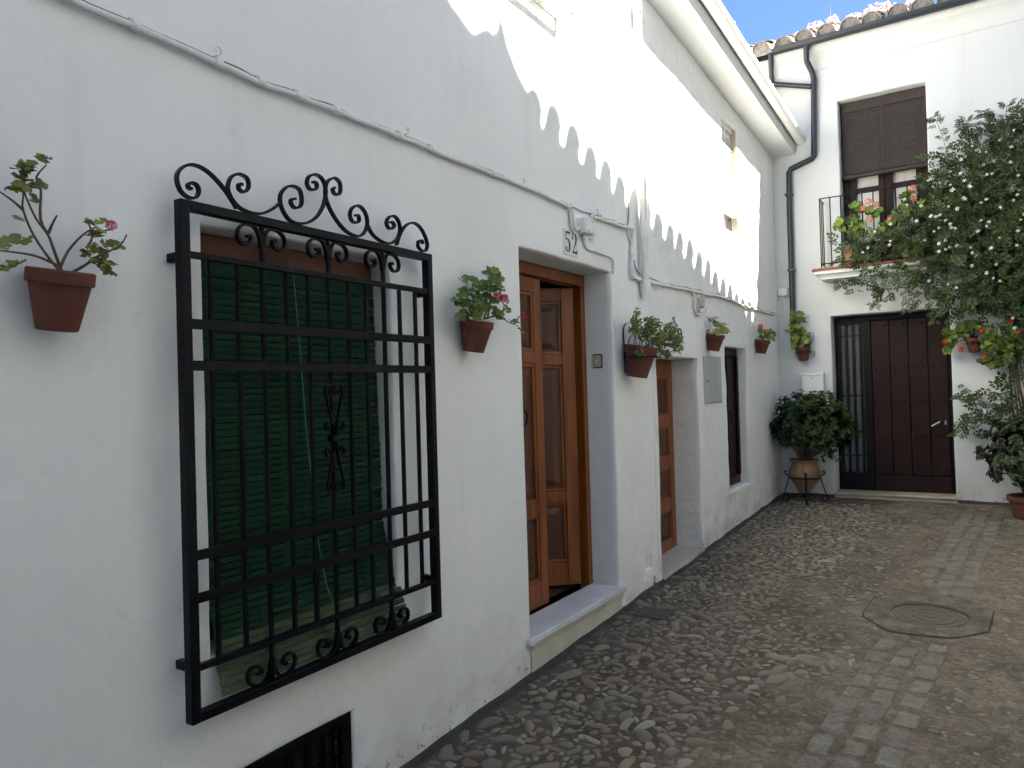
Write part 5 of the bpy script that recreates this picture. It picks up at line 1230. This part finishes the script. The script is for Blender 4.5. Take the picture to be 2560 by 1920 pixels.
for i in range(460):
    z = rh.uniform(-.86, 1); a = rh.uniform(0, 6.28); q = math.sqrt(1-z*z); d = Vector((q*math.cos(a), q*math.sin(a), z))
    k = rh.uniform(.90, 1.03) if i < 320 else rh.uniform(.5, .9)
    tip = shrub_pt(d, k); tip.x = max(.03, tip.x); tip.y = min(YE-.05, tip.y)
    if z < -.45 and q < .72: continue
    base = Vector((ux_+rh.uniform(-.05, .05), uy_+rh.uniform(-.05, .05), .80)); 
    if i % 9 == 0: tw.append([base, base.lerp(tip, .5)+Vector((rh.uniform(-.04, .04), rh.uniform(-.04, .04), .02)), tip])
    ax = (d+Vector((0, 0, .55))).normalized()
    for j in range(15):
        t = rh.uniform(-.07, .02); p = tip+ax*t; b_ = ax.orthogonal(); b_.rotate(Matrix.Rotation(j*2.4+rh.uniform(-.3, .3), 3, ax)); dr = (b_+ax*rh.uniform(.2, .9)).normalized()
        m.add(OV.v, OV.f, along(p, dr, rh.uniform(.042, .062), rh, ax, .4))
for k in range(7):
    tip = Vector((.60+rh.uniform(-.06, .10), 8.60+rh.uniform(-.05, .08), .87+rh.uniform(-.05, .06))); tw.append([Vector((ux_+.04, uy_-.02, .80)), Vector((.50, 8.65, .93)), tip])
    for j in range(14): m.add(OV.v, OV.f, along(tip+Vector((rh.uniform(-.03, .03), 0, rh.uniform(-.02, .02))), (rh.uniform(-.4, 1), rh.uniform(-1, .4), rh.uniform(-1, .5)), rh.uniform(.034, .05), rh))
tag(m.build('foliage', 'leaf_dark', US, smooth=True), kind='stuff')
stems(US, tw, .0065, 'stem_dry', 'branch')
# ---- I: floor pot right with jade plant
zi = gz(8.55); IP = thing('potted_shrub', 'grey-green jade plant in a broad terracotta pot on the ground under the jasmine', 'potted plant', (2.46, 8.55, zi))
MB().lathe([(0, 0), (.20, 0), (.205, .01), (.225, .10), (.235, .15), (.25, .155), (.255, .165), (.255, .20), (.245, .205), (.225, .20), (.215, .17)], (2.475, 8.56, zi), 32, cap=False).build('pot', 'terracotta', IP, smooth=True, angle=35)
MB().lathe([(.22, 0), (.1, .012), (0, .02)], (2.475, 8.56, zi+.175), 16, cap=False).build('soil', 'soil', IP, smooth=True)
m = MB(); tw = []; ctr = Vector((2.50, 8.56, .95))
for i in range(430):
    z = rh.uniform(-.95, 1); a = rh.uniform(0, 6.28); q = math.sqrt(1-z*z); d = Vector((q*math.cos(a), q*math.sin(a), z)); k = rh.uniform(.55, 1.05)
    tip = ctr+Vector((d.x*.50*k, d.y*.36*k, d.z*.36*k)); tip += Vector((nz(tip*3), nz(tip*3+Vector((5, 5, 5))), nz(tip*3+Vector((9, 1, 4)))))*.07; tip.y = min(YE-.05, tip.y)
    if i % 8 == 0: tw.append([Vector((2.475+rh.uniform(-.08, .08), 8.56+rh.uniform(-.08, .08), zi+.18)), Vector((2.49+d.x*.15, 8.56+d.y*.12, .72)), tip])
    ax = (d+Vector((0, 0, .5))).normalized()
    for j in range(12):
        b_ = ax.orthogonal(); b_.rotate(Matrix.Rotation(j*2.4, 3, ax)); dr = (b_+ax*rh.uniform(.1, .9)).normalized()
        m.add(OVW.v, OVW.f, along(tip-ax*rh.uniform(0, .05), dr, rh.uniform(.045, .066), rh, ax, .35))
tag(m.build('foliage', 'leaf_jade', IP, smooth=True), kind='stuff')
stems(IP, tw, .013, 'stem_dry', 'branch')

# ---- balcony pots with salmon geraniums
def bal_pot(cpx, Y, label, ells, flowers):
    c = onY(z5(*cpx), Y); t = thing('potted_geranium', label, 'potted plant', (c.x, Y, bt), 'clay pots on the balcony')
    h = .24
    MB().lathe([(0, 0), (.055, 0), (.06, .01), (.085, .08), (.095, .13), (.09, .18), (.072, .21), (.078, .23), (.084, h), (.076, h), (.066, .21)], (c.x, Y, bt+.001), 26, cap=False).build('pot', 'clay', t, smooth=True, angle=50)
    MB().lathe([(.07, 0), (0, .008)], (c.x, Y, bt+.215), 14, cap=False).build('soil', 'soil', t)
    sl_ = []
    for (cx, cy, rx, ry, n) in ells:
        e = onY(z5(cx, cy), Y-.05); b0 = Vector((c.x, Y, bt+.22)); sl_.append([b0, b0.lerp(e, .5)+Vector((0, -.02, .03)), e])
        for i in range(n):
            a = rnd.uniform(0, 6.28); q = math.sqrt(rnd.random()); pleaf(t, z5(cx+rx*q*math.cos(a), cy+ry*q*math.sin(a)), 'Y', Y-.08, .08, .040, 'leaf_lime' if rnd.random() < .5 else 'leaf_ger', rnd, (0, -.9, .4), tilt=.5)
    stems(t, sl_, .005, 'stem')
    for p in flowers: head(t, onY(z5(*p), Y-.14), .036, 'pet_salmon', rnd, (0, -.9, .4))
bal_pot((220, 560), 8.97, 'salmon-pink geranium in a clay pot at the end of the balcony clear of jasmine', [(150, 400, 60, 50, 8), (250, 380, 80, 60, 12), (290, 260, 60, 50, 8), (400, 290, 80, 60, 10), (320, 440, 80, 50, 9), (450, 450, 60, 60, 8), (230, 480, 50, 40, 5), (560, 430, 80, 60, 10)], [(368, 208), (432, 234), (378, 356), (555, 348), (330, 268)])
bal_pot((830, 570), 8.99, 'salmon-pink geranium in a clay pot deep in the jasmine on the balcony', [(720, 180, 70, 50, 8), (800, 250, 90, 60, 10), (640, 290, 70, 50, 8), (700, 350, 80, 60, 10)], [(735, 95), (745, 183)])

# ================================================================== JASMINE CLIMBER
JS = thing('jasmine_climber', 'big white-flowered jasmine covering the end wall and spilling over the balcony', 'climbing plant', (2.42, 8.95, gz(8.95)))
rj = random.Random(17)
def pin(m, p, d, L, up_):
    """pinnate leaf: axis d, paired narrow leaflets"""
    d = d.normalized(); s = d.cross(up_); s = s.normalized() if s.length > 1e-4 else d.orthogonal().normalized(); n = s.cross(d)
    def leaflet(b, e, w):
        sd = (e-b).cross(n).normalized()*w; k = len(m.v); mid = b.lerp(e, .45)-n*w*.25
        m.v += [tuple(b), tuple(mid+sd+n*w*.4), tuple(e), tuple(mid-sd+n*w*.4), tuple(mid)]; m.f += [(k, k+4, k+1), (k+1, k+4, k+2), (k+4, k+3, k+2), (k, k+3, k+4)]
    for t in (.35, .62, .85):
        for sg in (1, -1):
            b = p+d*L*t; leaflet(b, b+(s*sg*.75+d*.5).normalized()*L*.42, L*.115)
    e = p+d*L; leaflet(e-d*L*.05, e+d*L*.45-n*L*.08, L*.125)
clouds = [  # full-photo px: cx, cy, rx, ry, leaves, depth centre, depth spread
 (2490, 520, 120, 150, 560, 8.90, .17), (2560, 430, 100, 130, 420, 8.92, .16), (2400, 560, 110, 95, 380, 8.86, .16), (2330, 590, 90, 60, 210, 8.80, .12), (2230, 600, 90, 40, 170, 8.78, .10), (2145, 618, 50, 26, 46, 8.79, .07),
 (2290, 535, 45, 30, 40, 8.80, .10), (2370, 480, 60, 50, 120, 8.90, .13), (2210, 672, 95, 38, 90, 8.83, .08), (2190, 725, 60, 26, 30, 8.86, .07), (2330, 668, 80, 45, 130, 8.85, .10), (2320, 730, 45, 40, 36, 8.90, .08), (2440, 680, 90, 80, 280, 8.90, .14), (2530, 680, 90, 110, 360, 8.92, .14), (2640, 600, 110, 250, 600, 8.92, .16), (2400, 760, 50, 45, 50, 8.97, .08),
 (2450, 400, 70, 55, 110, 8.95, .11), (2360, 415, 45, 40, 42, 9.0, .08), (2440, 335, 55, 30, 34, 9.0, .08), (2530, 320, 70, 40, 90, 8.97, .10), (2620, 330, 80, 70, 160, 8.95, .12),
 (2540, 800, 70, 90, 130, 8.98, .10), (2530, 950, 40, 90, 80, 9.0, .08), (2490, 1010, 40, 40, 46, 9.0, .08), (2420, 985, 40, 16, 18, 9.04, .05), (2415, 1050, 36, 26, 34, 9.02, .06), (2480, 985, 26, 20, 12, 9.03, .05), (2560, 1060, 50, 60, 60, 9.0, .08), (2640, 900, 70, 200, 240, 8.98, .1)]
m = MB(); fl = []; cent = []
for (cx, cy, rx, ry, n, dc, ds) in clouds:
    cent.append((onY((cx, cy), dc), dc))
    for i in range(int(n*(.42 if cy < 430 else .55 if cy < 560 else .42 if cx < 2350 else .55 if cy < 900 else .34))):
        a = rj.uniform(0, 6.28); q = math.sqrt(rj.random())*(1.12 if rj.random() < .12 else 1); Y = min(YE-.02, dc+rj.uniform(-ds, ds)); p = onY((cx+rx*q*math.cos(a), cy+ry*q*math.sin(a)), Y)
        low = cy > 640
        d = Vector((rj.uniform(-1, .6), rj.uniform(-.9, .3), rj.uniform(-1.1, .35) if low else rj.uniform(-.8, .8)))
        if d.length < .2: d = Vector((0, -1, -.3))
        pin(m, p, d, rj.uniform(.085, .145), Vector((rj.uniform(-.5, .5), -1, rj.uniform(-.2, .9))))
        if (rj.random() < .085 if cy < 650 else rj.random() < .025): fl.append(Vector((p.x, dc-ds-rj.uniform(.0, .09), p.z)))
# arching free shoots
for l in ([(2372, 440), (2366, 380), (2352, 330), (2336, 295), (2322, 300)], [(2440, 400), (2420, 330), (2415, 300), (2400, 320)], [(2520, 340), (2515, 280), (2520, 262)], [(2460, 340), (2462, 300), (2458, 276)], [(2560, 320), (2545, 290), (2540, 270)], [(2390, 500), (2340, 470), (2330, 440)], [(2220, 690), (2205, 740), (2188, 762)], [(2260, 700), (2265, 745), (2268, 775)], [(2330, 720), (2335, 770), (2338, 800)], [(2155, 630), (2130, 640), (2090, 650)], [(2110, 640), (2100, 690), (2105, 712)], [(2500, 1010), (2440, 1000), (2390, 985)], [(2480, 1040), (2420, 1060), (2396, 1085)], [(2420, 720), (2400, 770), (2385, 800)]):
    p = smooth_pts([onY(q, 9.0-.05*i) for i, q in enumerate(l)], 5)
    MB().tube(p, .0026, 5).build('shoot', 'stem', JS, smooth=True)
    for i in range(1, len(p), 1):
        t = (p[i]-p[i-1]).normalized()
        for sg in (1, -1):
            if rj.random() < .8: pin(m, p[i], t*.4+Vector((sg*rj.uniform(.4, 1), -.3, rj.uniform(-.9, .3))), rj.uniform(.05, .085), Vector((0, -1, .5)))
tag(m.build('foliage', 'leaf_jas', JS), kind='stuff')
star = MB(); floret(star, (0, 0, 0), (0, 0, 1), 1, random.Random(1), 5, .55); star.add([(.0, 0, -.9), (.07, 0, 0), (-.05, .06, 0), (-.05, -.06, 0)], [(0, 1, 2), (0, 2, 3), (0, 3, 1)])
star_me = star.mesh('flower'); star_me.materials.append(M['pet_white'])
for p in fl[:240]: link('flower', star_me, None, JS, orient(p, (rj.uniform(-.4, .2), -1, .25), rj.uniform(.015, .024), rj, .35))
root = Vector((2.44, 8.98, gz(8.98)-.03))
def jst(pp, r): MB().tube(smooth_pts(pp, 5), r, 7).build('stem', 'stem_dry', JS, smooth=True)
for j in range(6):
    x = 2.30+.04*j+rj.uniform(-.02, .02); 
    jst([root+Vector((.02*j-.05, .02*(j % 3), 0)), Vector((x+.03, 9.04, 1.0)), Vector((x-.02*j, 9.05, 1.8)), Vector((x+rj.uniform(-.1, .1), 9.02, 2.6)), Vector((x-.05*j, 8.98, 3.3))], .011-.001*j)
for (c, dc) in cent:
    s0 = Vector((2.32+rj.uniform(-.1, .15), 9.0, min(max(c.z-.15, 1.0), 3.2)))
    MB().tube(smooth_pts([s0, s0.lerp(c, .5)+Vector((0, -.03, .06)), c], 4), .005, 6).build('stem', 'stem_dry', JS, smooth=True)

# ================================================================== WEEDS ON THE TILES
wm = MB(); rw = random.Random(6)
for i in range(34):
    d = Vector((rw.uniform(-1, 1), rw.uniform(-1, 1), rw.uniform(-.5, 1))); d.normalize()
    floret(wm, d*rw.uniform(.3, 1), d+Vector((0, 0, .5)), rw.uniform(.22, .36), rw, 4, .5)
weed_me = wm.mesh('rosettes'); weed_me.materials.append(M['roof_plant'])
weed_n = 0
for (px, py, sz) in ((60, 405, .05), (180, 375, .06), (365, 285, .05), (480, 225, .07), (530, 215, .08), (655, 170, .09), (735, 195, .04), (800, 145, .06), (850, 135, .06), (960, 100, .10), (1030, 85, .11), (1095, 40, .055), (1150, 75, .08), (1285, 18, .06), (1360, 12, .08), (1450, -30, .10)):
    Y = 9.16; q = onY(rf(px, py), Y); zr0 = RZ+(Y-RY)*sl+.05
    t = thing('roof_weed', 'pale pink succulent weed growing among the roof tiles', 'weed', (q.x, Y, zr0), 'pink weeds on the tile roof')
    link('rosettes', weed_me, None, t, Matrix.Translation(q) @ Matrix.Rotation(rw.uniform(0, 6), 4, 'Z') @ Matrix.Diagonal((sz, sz, sz*.75, 1)))
    MB().tube([(q.x+.01, Y, min(zr0-.1, q.z-.02)), (q.x, Y, q.z)], .006, 5).build('stalk', 'stem_dry', t)
q0 = onY(rf(640, 270), 9.12); q1 = onY(rf(632, 55), 9.12)
t = thing('dry_stalk', 'thin dry flower stalk standing up from the roof tiles', 'weed', tuple(q0)); MB().tube([tuple(q0-Vector((0, 0, .12))), tuple(q0.lerp(q1, .5)+Vector((.006, 0, 0))), tuple(q1)], .004, 5).build('stalk', 'stem_dry', t)
